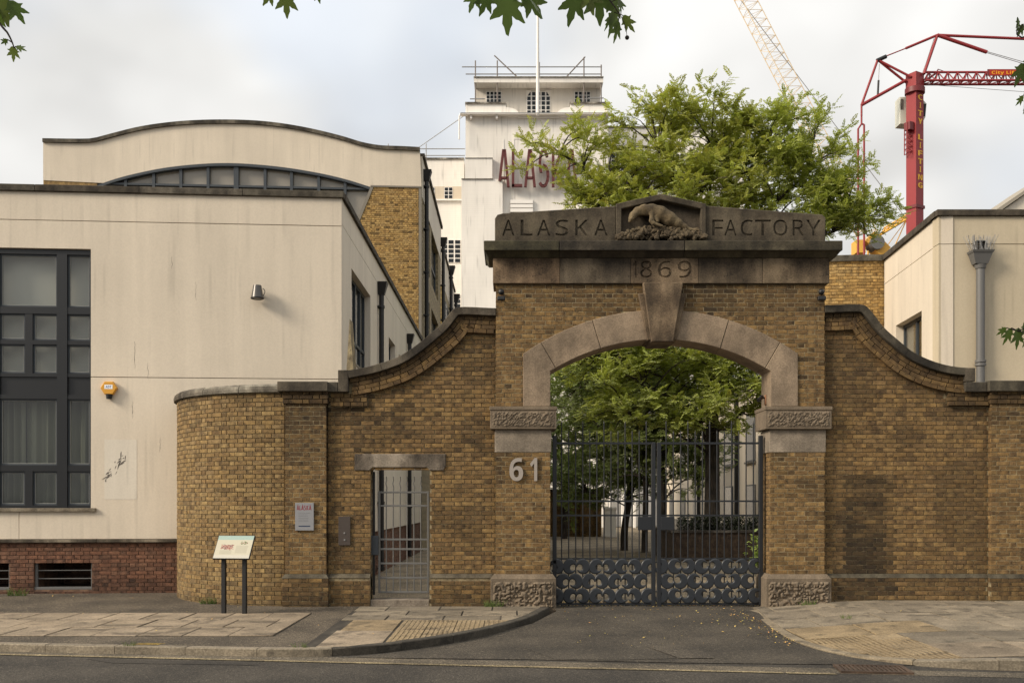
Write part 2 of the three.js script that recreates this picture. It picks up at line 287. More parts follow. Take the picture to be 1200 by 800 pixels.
{
  const G = gateway, xl = gx(581), xr = gx(967), il = gx(645), ir = gx(903), jl = gx(613), jr = gx(935), top = gy(333), imp = gy(476.5);
  // mortar core
  const arcPts = []; for (let k = 0; k <= 20; k++) { const x = lerp(gx(629), gx(919), k / 20); arcPts.push([x, GCY + Math.sqrt((RI + .25) ** 2 - (x - GCX) ** 2)]); }
  part('mortar_core', ext([[xl + .012, -.2], [il - .012, -.2], [il - .012, imp], [gx(629), imp], ...arcPts, [gx(919), imp], [ir + .012, imp], [ir + .012, -.2], [xr - .012, -.2], [xr - .012, top - .003], [xl + .012, top - .003]], -.6, -.0055), M.mortar, G);
  // front bricks above the imposts
  const sootTop = (u, v, r) => (v > top - .12 - .5 * noise3(u * 1.3, 1, 4) ? .9 : 0) + (u > 2.5 && u < 3.7 && v > 4.95 ? 1 : 0) + (noise3(u * 1.1, v * 1.6, 9) > .7 ? .7 : 0) + (r() < .1 ? 1 : 0) - .2;
  bricks(G, { seed: 11, v0: imp + .008, v1: top, single: 200, eye: 4.6, place: flat(0), soot: sootTop, intervals: (v) => {
    const w = arcOutX(v); if (w === 0) return [[xl, xr]];
    return [[xl, Math.max(jl, GCX - w) + .04], [Math.min(jr, GCX + w) - .04, xr]];
  } });
  // piers below
  const pb = gy(673), pt = gy(530);
  bricks(G, { seed: 12, v0: pb + .006, v1: pt - .03, single: 130, place: flat(0), soot: (u, v, r) => (r() < .14 ? 1 : 0) + (noise3(u * 2, v * 2, 3) > .72 ? .6 : 0), intervals: () => [[xl, il], [ir, xr]] });
  bricks(G, { seed: 13, v0: pb + .006, v1: pt - .03, single: 60, place: facing(V(ir, 0, 0), -Math.PI / 2), soot: () => 0, intervals: () => [[-.588, -.055]] });
  bricks(G, { seed: 14, v0: pb + .006, v1: pt - .03, single: 0, place: facing(V(il, 0, 0), Math.PI / 2), soot: () => 0, intervals: () => [[.055, .588]] });
  bricks(G, { seed: 15, v0: gy(357), v1: top, single: 0, place: facing(V(xl, 0, 0), -Math.PI / 2), soot: () => 0, intervals: () => [[-.588, -.055]] });
  bricks(G, { seed: 16, v0: gy(357), v1: top, single: 0, place: facing(V(xr, 0, 0), Math.PI / 2), soot: () => 1, intervals: () => [[.055, .588]] });
  // stone bands, imposts and bases of the two piers
  for (const s of [0, 1]) {
    const mx = (a, b) => s ? [2 * GCX - b, 2 * GCX - a] : [a, b];
    let [a, b] = mx(gx(580), gx(646));
    part('pier_band', rb(a - .004, b + .004, gy(530), gy(503.5), -.6, .006), M.pale, G);
    [a, b] = mx(gx(574.5), gx(652));
    const im = part('impost', [rb(a, b, gy(503), gy(477), -.64, .075), rb(a - .012, b + .012, gy(481), gy(477.2) + .008, -.65, .09)], M.pierStone, G);
    part('carved_face', rockFace(a + .035, b - .035, gy(500.5), gy(482.5), .078, .018, 46, 3 + s), M.pierStone, im);
    [a, b] = mx(gx(575), gx(651.5));
    const bs = part('pier_base', [rb(a, b, -.15, gy(677), -.63, .085), frustum(a + .004, b - .004, -.625, .08, gy(677) - .006, a + .055, b - .055, -.57, .02, gy(672.5))], M.pierStone, G);
    part('rock_face', rockFace(a + .04, b - .04, .01, gy(681), .09, .035, 24, 23 + s), M.pierStone, bs);
  }
  // arch stones
  const oP = (t, R = RO) => [GCX + R * Math.sin(t), GCY + R * Math.cos(t)], jointT = [.5286, .2915, .064], gap = .004;
  for (const s of [-1, 1]) {
    const tSpr = Math.asin((GCX - il) / RI), tOut = Math.asin((GCX - jl) / RO);
    const pts = [[s * (GCX - jl), imp + .004 - GCY], [s * (GCX - il), imp + .004 - GCY]];
    const fill = (t0, t1, R, n = 6) => { for (let k = 0; k <= n; k++) { const t = lerp(t0, t1, k / n); pts.push([s * R * Math.sin(t), R * Math.cos(t)]); } };
    fill(tSpr, jointT[0] + gap / RI, RI); fill(jointT[0] + gap / RO, tOut, RO);
    const done = () => pts.map(([x, y]) => [x + GCX, y + GCY]);
    part('springer', ext(done(), -.612, .028, .008), M.archStone, G);
    for (let j = 0; j < 2; j++) {
      pts.length = 0; fill(jointT[j] - gap / RO, jointT[j + 1] + gap / RO, RO); fill(jointT[j + 1] + gap / RI, jointT[j] - gap / RI, RI);
      part('voussoir', ext(done(), -.612, .026 + .006 * j, .008), j ? M.archStone : stoneMat([.37, .288, .207], { map: T.stoneSoft }), G);
    }
  }
  const ky = part('keystone', ext([[gx(762), gy(402)], [gx(787.5), gy(402)], [gx(799), gy(333.2)], [gx(752.5), gy(333.2)]], -.63, .16, .012), M.sandC, G);
  part('keystone_flank', ext([[gx(758), gy(399.5)], [gx(792), gy(399.5)], [gx(804), gy(345)], [gx(747.5), gy(345)]], -.62, .1, .01), M.sandC, ky);
  // frieze in four stones, the middle one dated
  const f0 = gy(332.6), f1 = gy(303), cuts = [577.5, 656, 739, 818, 893, 971.5], ms = [stoneMat([.27, .185, .115]), stoneMat([.135, .105, .073]), M.sandC, stoneMat([.15, .112, .074]), stoneMat([.21, .155, .1])];
  for (let i = 0; i < 5; i++) {
    const a = gx(cuts[i]) + .0025, b = gx(cuts[i + 1]) - .0025; let g = rb(a, b, f0, f1, -.64, .05, .008);
    if (i === 2) {
      const t = lettering([['1', gx(742), gx(745.5), gy(326)], ['8', gx(750), gx(764), gy(326)], ['6', gx(771), gx(786.5), gy(326)], ['9', gx(794), gx(810), gy(326)]], font, .2, gy(306.5) - gy(326));
      g = engrave(g, t, .05, .03);
    }
    part('frieze_stone', g, ms[i], G);
  }
  // cornice, three lengths of slab over a bed mould
  const c0 = gy(303), c1 = gy(297.5), c2 = gy(286), cc = [566, 655, 800, 984];
  for (let i = 0; i < 3; i++) {
    const a = gx(cc[i]) + (i ? .003 : .02), b = gx(cc[i + 1]) - (i < 2 ? .003 : .02), L = i ? a : a + .07, R = i < 2 ? b : b - .07;
    part('cornice_stone', [frustum(L, R, -.66, .07, c0 + .002, a + (i ? 0 : .02), b - (i < 2 ? 0 : .02), -.8, .2, c1), rb(a, b, c1 + .001, c2, -.86, .24, .014)], [M.sootyMoss, stoneMat([.075, .062, .045]), stoneMat([.1, .085, .055])][i], G);
  }
  // attic: two name stones and a pedimented panel
  const zf = .06, za = -.5, ab = c2 + .001;
  const word = (w, spans, y0) => lettering(w.split('').map((c, i) => [c, gx(spans[i][0]), gx(spans[i][1]), y0]), font, .2, gy(258.6) - gy(277));
  const nameL = ext([[gx(580), ab], [gx(722) - .003, ab], [gx(722) - .003, gy(242.5)], [gx(589), gy(251)], [gx(583), gy(252.5)], [gx(580), gy(257)]], za, zf, .012);
  const nameR = ext([[gx(826) + .003, ab], [gx(966.5), ab], [gx(966.5), gy(256)], [gx(963), gy(252.5)], [gx(826) + .003, gy(242)]], za, zf, .012);
  part('name_stone', engrave(nameL, word('ALASKA', [[588.5, 603], [610, 624], [629, 645], [651, 666], [674, 689], [696, 712]], gy(277)), zf, .028), M.sooty, G);
  part('name_stone', engrave(nameR, word('FACTORY', [[834, 847], [848, 863], [867.5, 881.5], [884, 902.5], [905.5, 922], [928, 942], [944, 961]], gy(277)), zf, .028), M.sooty, G);
  const peak = gy(229), ev = gy(240.5), pa = gx(721.7), pc = gx(826.3);
  part('pediment_frame', ext([[pa, ab], [pc, ab], [pc, ev], [GCX, peak], [pa, ev]], za + .02, .1, .01, [[[pa + .085, ab + .03], [pc - .085, ab + .03], [pc - .085, ev - .085], [GCX, peak - .1], [pa + .085, ev - .085]]]), M.sooty, G);
  part('pediment_panel', ext([[pa + .05, ab + .01], [pc - .05, ab + .01], [pc - .05, ev - .06], [GCX, peak - .07], [pa + .05, ev - .06]], -.4, -.03), stoneMat([.1, .078, .055]), G);
  // seal carving: one skin grown round a chain of joints
  const J = (px, py, r, z = .05) => ({ p: V((px - 774) / 70, (py - 258) / -70, z), r: r / 70 });
  const chains = [[J(736.8, 262, 1.5, .1), J(738.6, 258.8, 2.9, .1), J(741, 254.8, 4.1, .08), J(746.5, 249.2, 4.6), J(754, 246.8, 5.2), J(763, 248.2, 7), J(773, 252.2, 8.6), J(784, 258.5, 8), J(793, 263.2, 5.6), J(801, 267.4, 3.4), J(808, 270.6, 2)],
    [J(808, 270.8, 1.5), J(819, 271.6, 1.4, .07)], [J(808, 270.8, 1.4), J(818, 268.4, 1.1, .01)],
    [J(763, 253, 3, .11), J(761.8, 262, 2.4, .14), J(764, 265, 2, .15), J(774, 268.6, 1.5, .16)], [J(767, 258, 3, .1), J(769, 262, 2, .12)], [J(748, 251.5, 2.6, .06), J(757, 252, 2.6, .06)]];
  const N = 84, SC = .66, mc = new MarchingCubes(N, M.seal, false, false, 90000), q = V(), ab_ = V();
  mc.isolation = 0; const half = N / 2;
  const dist = (p) => {
    let d = 9;
    for (const c of chains) for (let i = 0; i + 1 < c.length; i++) {
      const A = c[i], B = c[i + 1]; ab_.subVectors(B.p, A.p); const t = clamp(q.subVectors(p, A.p).dot(ab_) / ab_.lengthSq());
      const e = q.addScaledVector(ab_, -t).length() - lerp(A.r, B.r, t), k = .028, h = clamp(.5 + .5 * (d - e) / k); d = lerp(d, e, h) - k * h * (1 - h);
    }
    for (const [ex, ey] of [[737.6, 257], [741.4, 258]]) { const e = Math.hypot(p.x - (ex - 774) / 70, p.y + (ey - 258) / 70, p.z - .145) - .017; d = Math.max(d, -e); }
    return d + .004 * (noise3(p.x * 30, p.y * 30, p.z * 30) - .5);
  };
  const pt3 = V();
  for (let k = 0; k < N; k++) for (let j = 0; j < N; j++) for (let i = 0; i < N; i++) { pt3.set((i - half) / half * SC, (j - half) / half * SC * .6, (k - half) / half * SC * .4 + .05); mc.field[k * N * N + j * N + i] = -dist(pt3); }
  mc.update();
  const cnt = mc.count, sg = new THREE.BufferGeometry();
  sg.setAttribute('position', new THREE.BufferAttribute(mc.positionArray.slice(0, cnt * 3), 3)); sg.setAttribute('normal', new THREE.BufferAttribute(mc.normalArray.slice(0, cnt * 3), 3));
  { const p = sg.attributes.position; for (let i = 0; i < cnt; i++) p.setXYZ(i, p.getX(i) * SC + GCX, p.getY(i) * SC * .6 + gy(258), p.getZ(i) * SC * .4 + .05 + .04); sg.computeVertexNormals(); }
  part('seal_carving', meter(sg, true), M.seal, G).userData.label = 'carved stone seal crouching on a heap of rocks';
  const r = mulberry(5), rocks = [];
  for (let i = 0; i < 420; i++) {
    const t = r() * 2 - 1, x = GCX + t * .735, topY = gy(279) + (gy(266.5) - gy(279)) * (1 - t * t) * (t > 0 ? .85 : 1), y = lerp(ab + .015, topY, Math.sqrt(r())), z = .02 + .17 * (1 - (y - ab) / .34) * r() + .03;
    const g = new THREE.IcosahedronGeometry(.034 + .018 * r(), 0); const p = g.attributes.position;
    for (let k = 0; k < p.count; k++) { const w = .75 + .5 * hash3(Math.round(p.getX(k) * 900) + i, Math.round(p.getY(k) * 900), Math.round(p.getZ(k) * 900)); p.setXYZ(k, p.getX(k) * w * 1.2, p.getY(k) * w * .85, p.getZ(k) * w); }
    rocks.push(meter(g.rotateZ(r() * 6).rotateY(r() * 6).translate(x, y, z)));
  }
  part('rock_heap', rocks, M.rock, G).userData.kind = 'stuff';
  // house number
  const hn = { bevelEnabled: true };
  for (const [ch, a, b] of [['6', 597, 613], ['1', 621, 629.5]]) part('house_number', lettering([[ch, gx(a), gx(b), gy(563.5)]], fontBold, .03, gy(536.5) - gy(563.5), 8).translate(0, 0, .012), M.num, G);
}

// ---------------------------------------------------------------- boundary walls
function curvePath(pts, n = 60) {       // smooth path with frames, for the swept copings
  const c = new THREE.CatmullRomCurve3(pts.map(([a, b]) => V(gx(a), gy(b), 0)), false, 'centripetal'), o = [];
  for (let i = 0; i <= n; i++) { const p = c.getPointAt(i / n), t = c.getTangentAt(i / n); o.push({ p, t, s: c.getLength() * i / n }); }
  o.len = c.getLength(); o.curve = c; return o;
}
const offs = (path, k, sgn) => path.map(({ p, t }) => [p.x + t.y * k * sgn, p.y - t.x * k * sgn]);
function ramp(parent, pts, sgn, zc, zb, zw, seed, mats) {
  const path = curvePath(pts), T1 = .125, n = path.length;
  // coping stones along the sweep, one every 0.45 m
  const lo = offs(path, T1, sgn), cutsN = Math.round(path.len / .62);
  for (let k = 0; k < cutsN; k++) {
    const a = Math.round(k / cutsN * (n - 1)), b = Math.round((k + 1) / cutsN * (n - 1)), poly = [];
    for (let i = a; i <= b; i++) poly.push([path[i].p.x, path[i].p.y]);
    for (let i = b; i >= a; i--) poly.push(lo[i]);
    part('coping_stone', ext(poly, -.5, zc, .007), mats[k % mats.length], parent);
  }
  // four curved courses of oversailing brick, the lowest one proud; each brick bends with the sweep
  const c = path.curve, L = path.len, r = mulberry(seed), rest = [];
  for (let row = 0; row < 4; row++) {
    const o0 = T1 + .007 + row * .0735, o1 = o0 + .0655;
    for (let u = -(row % 2 ? .17 : .06) - .02 * row, k = 0; u < L; k++) {
      const len = k % 2 ? HD : ST, a = Math.max(.002, u), b = Math.min(L - .002, u + len); u += len + JT; if (b - a < .03) continue;
      const at = (t, o) => { const p = c.getPointAt(t / L), d = c.getTangentAt(t / L); return [p.x + d.y * o * sgn, p.y - d.x * o * sgn]; }, q = [];
      for (let i = 0; i <= 3; i++) q.push(at(lerp(a, b, i / 3), o1)); for (let i = 3; i >= 0; i--) q.push(at(lerp(a, b, i / 3), o0));
      const g = ext(q, zb - .12, zb + (row === 3 ? .026 : 0) + (r() - .5) * .005, .004), col = PAL.stock[Math.floor(r() * 8)], f = (row < 2 ? .5 : .72) * (.8 + .4 * r()), n = g.attributes.position.count, cc = new Float32Array(n * 3);
      for (let i = 0; i < n; i++) for (let h = 0; h < 3; h++) cc[i * 3 + h] = col[h] * f;
      g.setAttribute('color', new THREE.BufferAttribute(cc, 3)); rest.push(g);
    }
  }
  part('curved_brickwork', rest, M.brickVC, parent).userData.kind = 'stuff';
  return { path, under: (x) => { const q = offs(path, T1 + .25, sgn); for (let i = 0; i + 1 < q.length; i++) { const [a, b] = [q[i], q[i + 1]]; if ((x - a[0]) * (x - b[0]) <= 0) return lerp(a[1], b[1], (x - a[0]) / (b[0] - a[0] || 1)); } return null; } };
}
const WZ = -.1;      // face of the walls, behind the gateway's face
const leftWall = thing('boundary_wall', 'brick boundary wall with a doorway, sweeping up to the pier numbered 61', 'wall');
{
  const G = leftWall, xa = gx(383), xb = gx(581), dl = gx(433), dr = gx(503), dt = gy(551);
  const tp = [[581, 361], [533.3, 361], [528, 366], [518, 378.6], [501, 393.8], [484, 407.3], [467.5, 417.5], [450.6, 424], [433.8, 429], [407, 434.3]].reverse();
  const up = ramp(G, tp, 1, .02, -.055, WZ, 500, [M.coping, stoneMat([.13, .108, .082]), stoneMat([.09, .075, .058])]);
  const low = gy(474);
  part('coping_stone', rb(gx(396), gx(408), gy(459), gy(433.5), -.49, .022), M.coping, G);
  part('coping_stone', rb(gx(384), gx(396) - .004, gy(459), gy(447.5), -.5, .02), stoneMat([.13, .11, .085]), G);
  const topAt = (x) => x < gx(430) ? low : (up.under(x) ?? low);
  const corePts = [[xa, -.1], [dl, -.1], [dl, dt + .05], [dr, dt + .05], [dr, -.1], [xb + .05, -.1]], rev = [];
  for (let i = 0; i <= 40; i++) { const x = lerp(xb + .05, xa, i / 40); rev.push([x, x < gx(408) ? gy(457) : (() => { const q = offs(up.path, .1, 1); for (let k = 0; k + 1 < q.length; k++) if ((x - q[k][0]) * (x - q[k + 1][0]) <= 0) return lerp(q[k][1], q[k + 1][1], (x - q[k][0]) / (q[k + 1][0] - q[k][0] || 1)); return gy(372); })()]); }
  part('mortar_core', ext([...corePts, ...rev], -.46, WZ - .013), M.mortar, G);
  const pl = gy(673);
  const soot = (u, v, r) => (u < gx(440) && v > gy(500) ? 1.6 : 0) + (v > topAt(u) - .15 ? .8 : 0) + (noise3(u * 1.6, v * 2, 6) > .68 ? .8 : 0) + (r() < .16 ? 1 : 0) - .15 + (r() < .02 ? -2 : 0);
  bricks(G, { seed: 21, v0: pl + .01, v1: gy(385), place: flat(WZ), soot, intervals: (v) => {
    let x = xa; while (x < xb && topAt(x) < v) x += .02; if (x >= xb) return [];
    return v < dt ? [[x, dl], [dr, xb]] : [[x, xb]];
  } });
  // the flat stretch of oversailing band beside the pilaster
  bricks(G, { seed: 22, v0: gy(475.5), v1: gy(460), single: 0, depth: .12, place: flat(-.055), soot: (u, v, r) => 1.4 + r(), intervals: () => [[xa + .02, gx(429)]] });
  bricks(G, { seed: 23, v0: gy(475.5), v1: gy(475.5) + .06, single: 0, depth: .12, place: flat(-.03), soot: (u, v, r) => 1.4 + r(), intervals: () => [[xa + .02, gx(430)]] });
  // plinth
  for (const [a, b, sd] of [[gx(385), dl, 24], [dr, gx(577), 25]]) {
    part('plinth_core', bx(a, b, -.1, pl - .045, -.3, -.048), M.mortar, G);
    bricks(G, { seed: sd, v0: gy(712), v1: pl - .075, single: 60, place: flat(-.035), soot: (u, v, r) => (v < .22 ? 1.2 : .5) + r() * 1.1 - .3, intervals: () => [[a, b]] });
    part('plinth_chamfer', frustum(a, b, -.2, -.03, pl - .06, a, b, -.2, WZ, pl + .005), stoneMat([.12, .1, .07]), G);
  }
  // doorway stones
  part('door_lintel', ext([[gx(414.5), gy(551)], [gx(432), gy(551)], [gx(435.5), gy(547.5)], [gx(500), gy(547.5)], [gx(503), gy(551)], [gx(519), gy(551)], [gx(522), gy(546)], [gx(522), gy(531.5)], [gx(414.5), gy(531.5)]], -.47, -.075, .01), M.granite, G);
  part('door_step', rb(gx(433) + .005, gx(503) - .005, -.1, gy(703), -.45, -.06), M.granite, G);
  for (const s of [0, 1]) bricks(G, { seed: 26 + s, v0: .2, v1: dt - .02, single: 0, place: s ? facing(V(dr, 0, 0), -Math.PI / 2) : facing(V(dl, 0, 0), Math.PI / 2), soot: () => 1, intervals: () => s ? [[-.45, -.15]] : [[.15, .45]] });
  // pilaster
  const p0 = gx(333.5), p1 = gx(382), pc = gy(473);
  part('pilaster_core', bx(p0 + .012, p1 - .012, -.1, pc + .1, -.5, -.0055), M.mortar, G);
  bricks(G, { seed: 31, v0: pl + .01, v1: pc, single: 200, depth: .11, place: flat(0), soot: (u, v, r) => (v > 2.85 + .5 * noise3(u * 3, v, 2) ? 1.9 : v > 2.4 ? .6 : 0) + (r() < .2 ? 1 : 0) - .1, intervals: () => [[p0, p1]] });
  bricks(G, { seed: 32, v0: pc + .004, v1: gy(459), single: 0, depth: .15, place: flat(.035), soot: (u, v, r) => 1.7 + r() * .8, intervals: () => [[p0 - .03, p1 + .03]] });
  bricks(G, { seed: 33, v0: pl + .01, v1: pc, single: 0, place: facing(V(p0, 0, 0), -Math.PI / 2), soot: () => .8, intervals: () => [[-.48, -.12]] });
  part('pilaster_cap', rb(gx(326), gx(385) - .003, gy(459), gy(447.5), -.55, .1), M.coping, G);
  part('plinth_core', bx(p0 - .03, p1 + .03, -.1, pl - .045, -.4, .042), M.mortar, G);
  bricks(G, { seed: 34, v0: gy(714), v1: pl - .075, single: 40, depth: .09, place: flat(.055), soot: (u, v, r) => (v < .2 ? 1.4 : .4) + r(), intervals: () => [[p0 - .045, p1 + .045]] });
  part('plinth_chamfer', frustum(p0 - .045, p1 + .045, -.3, .06, pl - .06, p0, p1, -.3, .0, pl + .005), stoneMat([.13, .11, .078]), G);
}
{ // the quadrant wall turning back to the rendered building
  const G = thing('curved_wall', 'low curved wall of yellow brick with a rounded grey capping, behind the information board', 'wall');
  const R = 2.5, cx = gx(333.5) - .02, cz = -.06 - R, H = Y(459, 17), n = 30;
  const ringShape = (r0, r1) => { const p = []; for (let i = 0; i <= n; i++) { const a = i / n * Math.PI / 2; p.push([cx - Math.sin(a) * r1, -(cz + Math.cos(a) * r1)]); } for (let i = n; i >= 0; i--) { const a = i / n * Math.PI / 2; p.push([cx - Math.sin(a) * r0, -(cz + Math.cos(a) * r0)]); } return p; };
  part('mortar_core', meter(ext(ringShape(R - .3, R - .013), -.1, H).rotateX(-Math.PI / 2)), M.mortar, G);
  bricks(G, { seed: 41, v0: -.02, v1: H - .01, pal: 'curved', place: (u, v) => { const a = u / R; return new THREE.Matrix4().makeRotationY(-a).setPosition(cx - Math.sin(a) * R, v, cz + Math.cos(a) * R); },
    soot: (u, v, r) => (v < .16 ? 1.2 : 0) + (v > H - .3 * noise3(u * 4, 0, 1) ? 1 : 0) + (r() < .07 ? 1 : 0) + (u > 3.5 && r() < .3 ? .8 : 0), intervals: () => [[0, R * Math.PI / 2]] });
  const caps = 5; const cm = [M.copingPale, M.copingPale, stoneMat([.2, .175, .14]), M.coping, M.coping];
  for (let k = 0; k < caps; k++) {
    const pts = []; const prof = [[-.3, 0], [.055, 0], [.06, .05], [.045, .1], [.0, .135], [-.1, .15], [-.26, .14], [-.34, .09], [-.36, 0]];
    const a0 = k / caps * Math.PI / 2 + .002, a1 = (k + 1) / caps * Math.PI / 2 - .002, rings = [];
    for (let i = 0; i <= 8; i++) { const a = lerp(a0, a1, i / 8); rings.push(prof.map(([o, h]) => V(cx - Math.sin(a) * (R + o), H + h, cz + Math.cos(a) * (R + o)))); }
    const out = [], put = (...v) => v.forEach((p) => out.push(p.x, p.y, p.z)), m = prof.length;
    for (let i = 0; i < 8; i++) for (let j = 0; j < m; j++) { const q = (j + 1) % m; put(rings[i][j], rings[i][q], rings[i + 1][q], rings[i][j], rings[i + 1][q], rings[i + 1][j]); }
    for (const e of [0, 8]) for (let j = 1; j + 1 < m; j++) put(rings[e][0], rings[e][j], rings[e][j + 1]);
    const g = new THREE.BufferGeometry(); g.setAttribute('position', new THREE.Float32BufferAttribute(out, 3)); part('capping_stone', meter(g), cm[k], G);
  }
}
const rightWall = thing('boundary_wall', 'soot-stained brick boundary wall with no doorway, sweeping down from the gateway to a flat coping', 'wall');
{
  const G = rightWall, xa = gx(967), xb = gx(1340), pl = gy(673), hR = .0;
  const tp = [[967, 357.6], [1013, 357.6], [1018, 361.5], [1022.8, 366.7], [1036, 383.6], [1053, 398.8], [1070, 412.3], [1087, 420.7], [1104, 426.5], [1120.7, 429.8], [1142, 431.5]];
  const up = ramp(G, tp, 1, .02, -.055, WZ, 600, [stoneMat([.07, .06, .045]), stoneMat([.085, .072, .052]), stoneMat([.1, .085, .062])]);
  const low = gy(473), topAt = (x) => x > gx(1112) ? low : (up.under(x) ?? low);
  part('coping_stone', rb(gx(1131), gx(1143), gy(447), gy(431), -.49, .022), M.coping, G);
  part('coping_stone', rb(gx(1131.5), gx(1157) - .004, gy(459), gy(447.5), -.5, .02), stoneMat([.095, .08, .06]), G);
  for (const [a, b] of [[1214, 1262], [1262, 1340]]) part('coping_stone', rb(gx(a) + .004, gx(b), gy(459), gy(447.5), -.5, .02), M.coping, G);
  const rev = []; const q = offs(up.path, .1, 1);
  for (let i = 0; i <= 60; i++) { const x = lerp(xb, xa - .05, i / 60); let y = gy(457); if (x < gx(1141)) { y = gy(370); for (let k = 0; k + 1 < q.length; k++) if ((x - q[k][0]) * (x - q[k + 1][0]) <= 0) y = lerp(q[k][1], q[k + 1][1], (x - q[k][0]) / (q[k + 1][0] - q[k][0] || 1)); } rev.push([x, y]); }
  part('mortar_core', ext([[xa - .05, -.1], [xb, -.1], ...rev], -.46, WZ - .013), M.mortar, G);
  const stain = (u, v, r) => { // the black patch beside the pier, and the sooty strip next to it
    const e = .06 * (noise3(u * 5, v * 5, 3) - .5), a = gx(988) + e, b = gx(1046) + e; let s = 0; const w = .16, ins = Math.min(sstep(a - w / 2, a + w / 2, u), sstep(b + w / 2, b - w / 2, u), sstep(gy(552), gy(560), v));
    if (ins > .02) s = v < gy(628) ? 2.75 : v < gy(585) ? 1.5 + 1.1 * noise3(u * 3, v * 3, 8) : v > gy(570) ? 2.2 : 1.2;
    if (v > gy(490) && u > gx(1110) && u < gx(1162)) s = Math.max(s, 1.1 + r());
    if (u > gx(1040) && v > topAt(u) - .2) s = Math.max(s, 1);
    return s * (u < gx(1060) && ins > 0 ? ins : 1) + (ins > .05 ? (r() - .5) * .8 : 0) + (r() < .12 ? .8 : 0) + (noise3(u * 1.2, v * 1.4, 5) > .66 ? .6 : 0) - .1;
  };
  const p0 = gx(1162), p1 = gx(1212);
  bricks(G, { seed: 51, v0: pl + .01, v1: gy(383), place: flat(WZ), soot: stain, intervals: (v) => { let x = xb; while (x > xa && topAt(x) < v) x -= .02; const o = [[xa, Math.min(x, p0)]]; if (x > p1) o.push([p1, x]); return o; } });
  bricks(G, { seed: 52, v0: gy(474.5), v1: gy(460), single: 0, depth: .12, place: flat(-.055), soot: (u, v, r) => 1.3 + r(), intervals: () => [[gx(1113), p0 - .02], [p1 + .02, xb]] });
  bricks(G, { seed: 53, v0: gy(474.5), v1: gy(474.5) + .06, single: 0, depth: .12, place: flat(-.03), soot: (u, v, r) => 1.3 + r(), intervals: () => [[gx(1112), p0 - .02], [p1 + .02, xb]] });
  for (const [a, b, sd] of [[gx(973), p0 - .04, 54], [p1 + .04, xb, 55]]) {
    part('plinth_core', bx(a, b, -.1, pl - .045, -.3, -.048), M.mortar, G);
    bricks(G, { seed: sd, v0: gy(708), v1: pl - .075, single: sd === 54 ? 80 : 0, place: flat(-.035), soot: (u, v, r) => (u < gx(1046) && u > gx(985) ? 1.9 : .6) + r() * 1.2 - .3 - (v < .2 && r() < .25 ? 2 : 0), intervals: () => [[a, b]] });
    part('plinth_chamfer', frustum(a, b, -.2, -.03, pl - .06, a, b, -.2, WZ, pl + .005), stoneMat([.1, .085, .058]), G);
  }
  part('pilaster_core', bx(p0 + .012, p1 - .012, -.1, low + .1, -.5, -.0055), M.mortar, G);
  bricks(G, { seed: 56, v0: pl + .01, v1: low, single: 150, depth: .11, place: flat(0), soot: (u, v, r) => (r() < .2 ? 1 : 0) + (v > 3 ? .7 : 0), intervals: () => [[p0, p1]] });
  bricks(G, { seed: 57, v0: low + .004, v1: gy(459), single: 0, depth: .15, place: flat(.035), soot: (u, v, r) => 1.3 + r() * .8, intervals: () => [[p0 - .03, p1 + .03]] });
  part('pilaster_cap', rb(gx(1157), gx(1214), gy(459), gy(446.5), -.55, .1), stoneMat([.1, .085, .06]), G);
  part('plinth_core', bx(p0 - .03, p1 + .03, -.1, pl - .045, -.4, .042), M.mortar, G);
  bricks(G, { seed: 58, v0: gy(708), v1: pl - .075, single: 30, depth: .09, place: flat(.055), soot: (u, v, r) => .6 + r(), intervals: () => [[p0 - .045, p1 + .045]] });
  part('plinth_chamfer', frustum(p0 - .045, p1 + .045, -.3, .06, pl - .06, p0, p1, -.3, .0, pl + .005), stoneMat([.1, .085, .058]), G);
}

// ---------------------------------------------------------------- ground, road, pavements
const KERB_L = [[-40, 0.6], [-14, 3.5], [-9, 4.08], [-6.3, 4.4], [-4, 4.68], [-2.6, 4.82], [-2, 4.72], [-1.53, 4.45], [-1, 3.95], [-.45, 3.2], [0, 2.35], [.35, 1.4], [.62, .35]];
const KERB_R = [[3.88, .35], [3.78, 1.6], [3.72, 3.0], [3.78, 4.0], [4.05, 4.85], [4.5, 5.42], [5.1, 5.72], [5.8, 5.86], [9, 6.25], [14, 6.8], [40, 9.5]];
const hLeft = (x, z) => .04 - .008 * z, hRight = (x, z) => (.005 + .125 * clamp((x - 3.9) / 1.7)) * (1 - clamp(z, 0, 6.2) / 7.2) - .07 * clamp(z / 4.4) * (1 - clamp((x - 4.3) / 1.0));
const ROAD = -.09;
const drive = (x, z) => lerp(.0, ROAD + .004, sstep(.2, 4.4, z - .12 * (x - 2.2)));
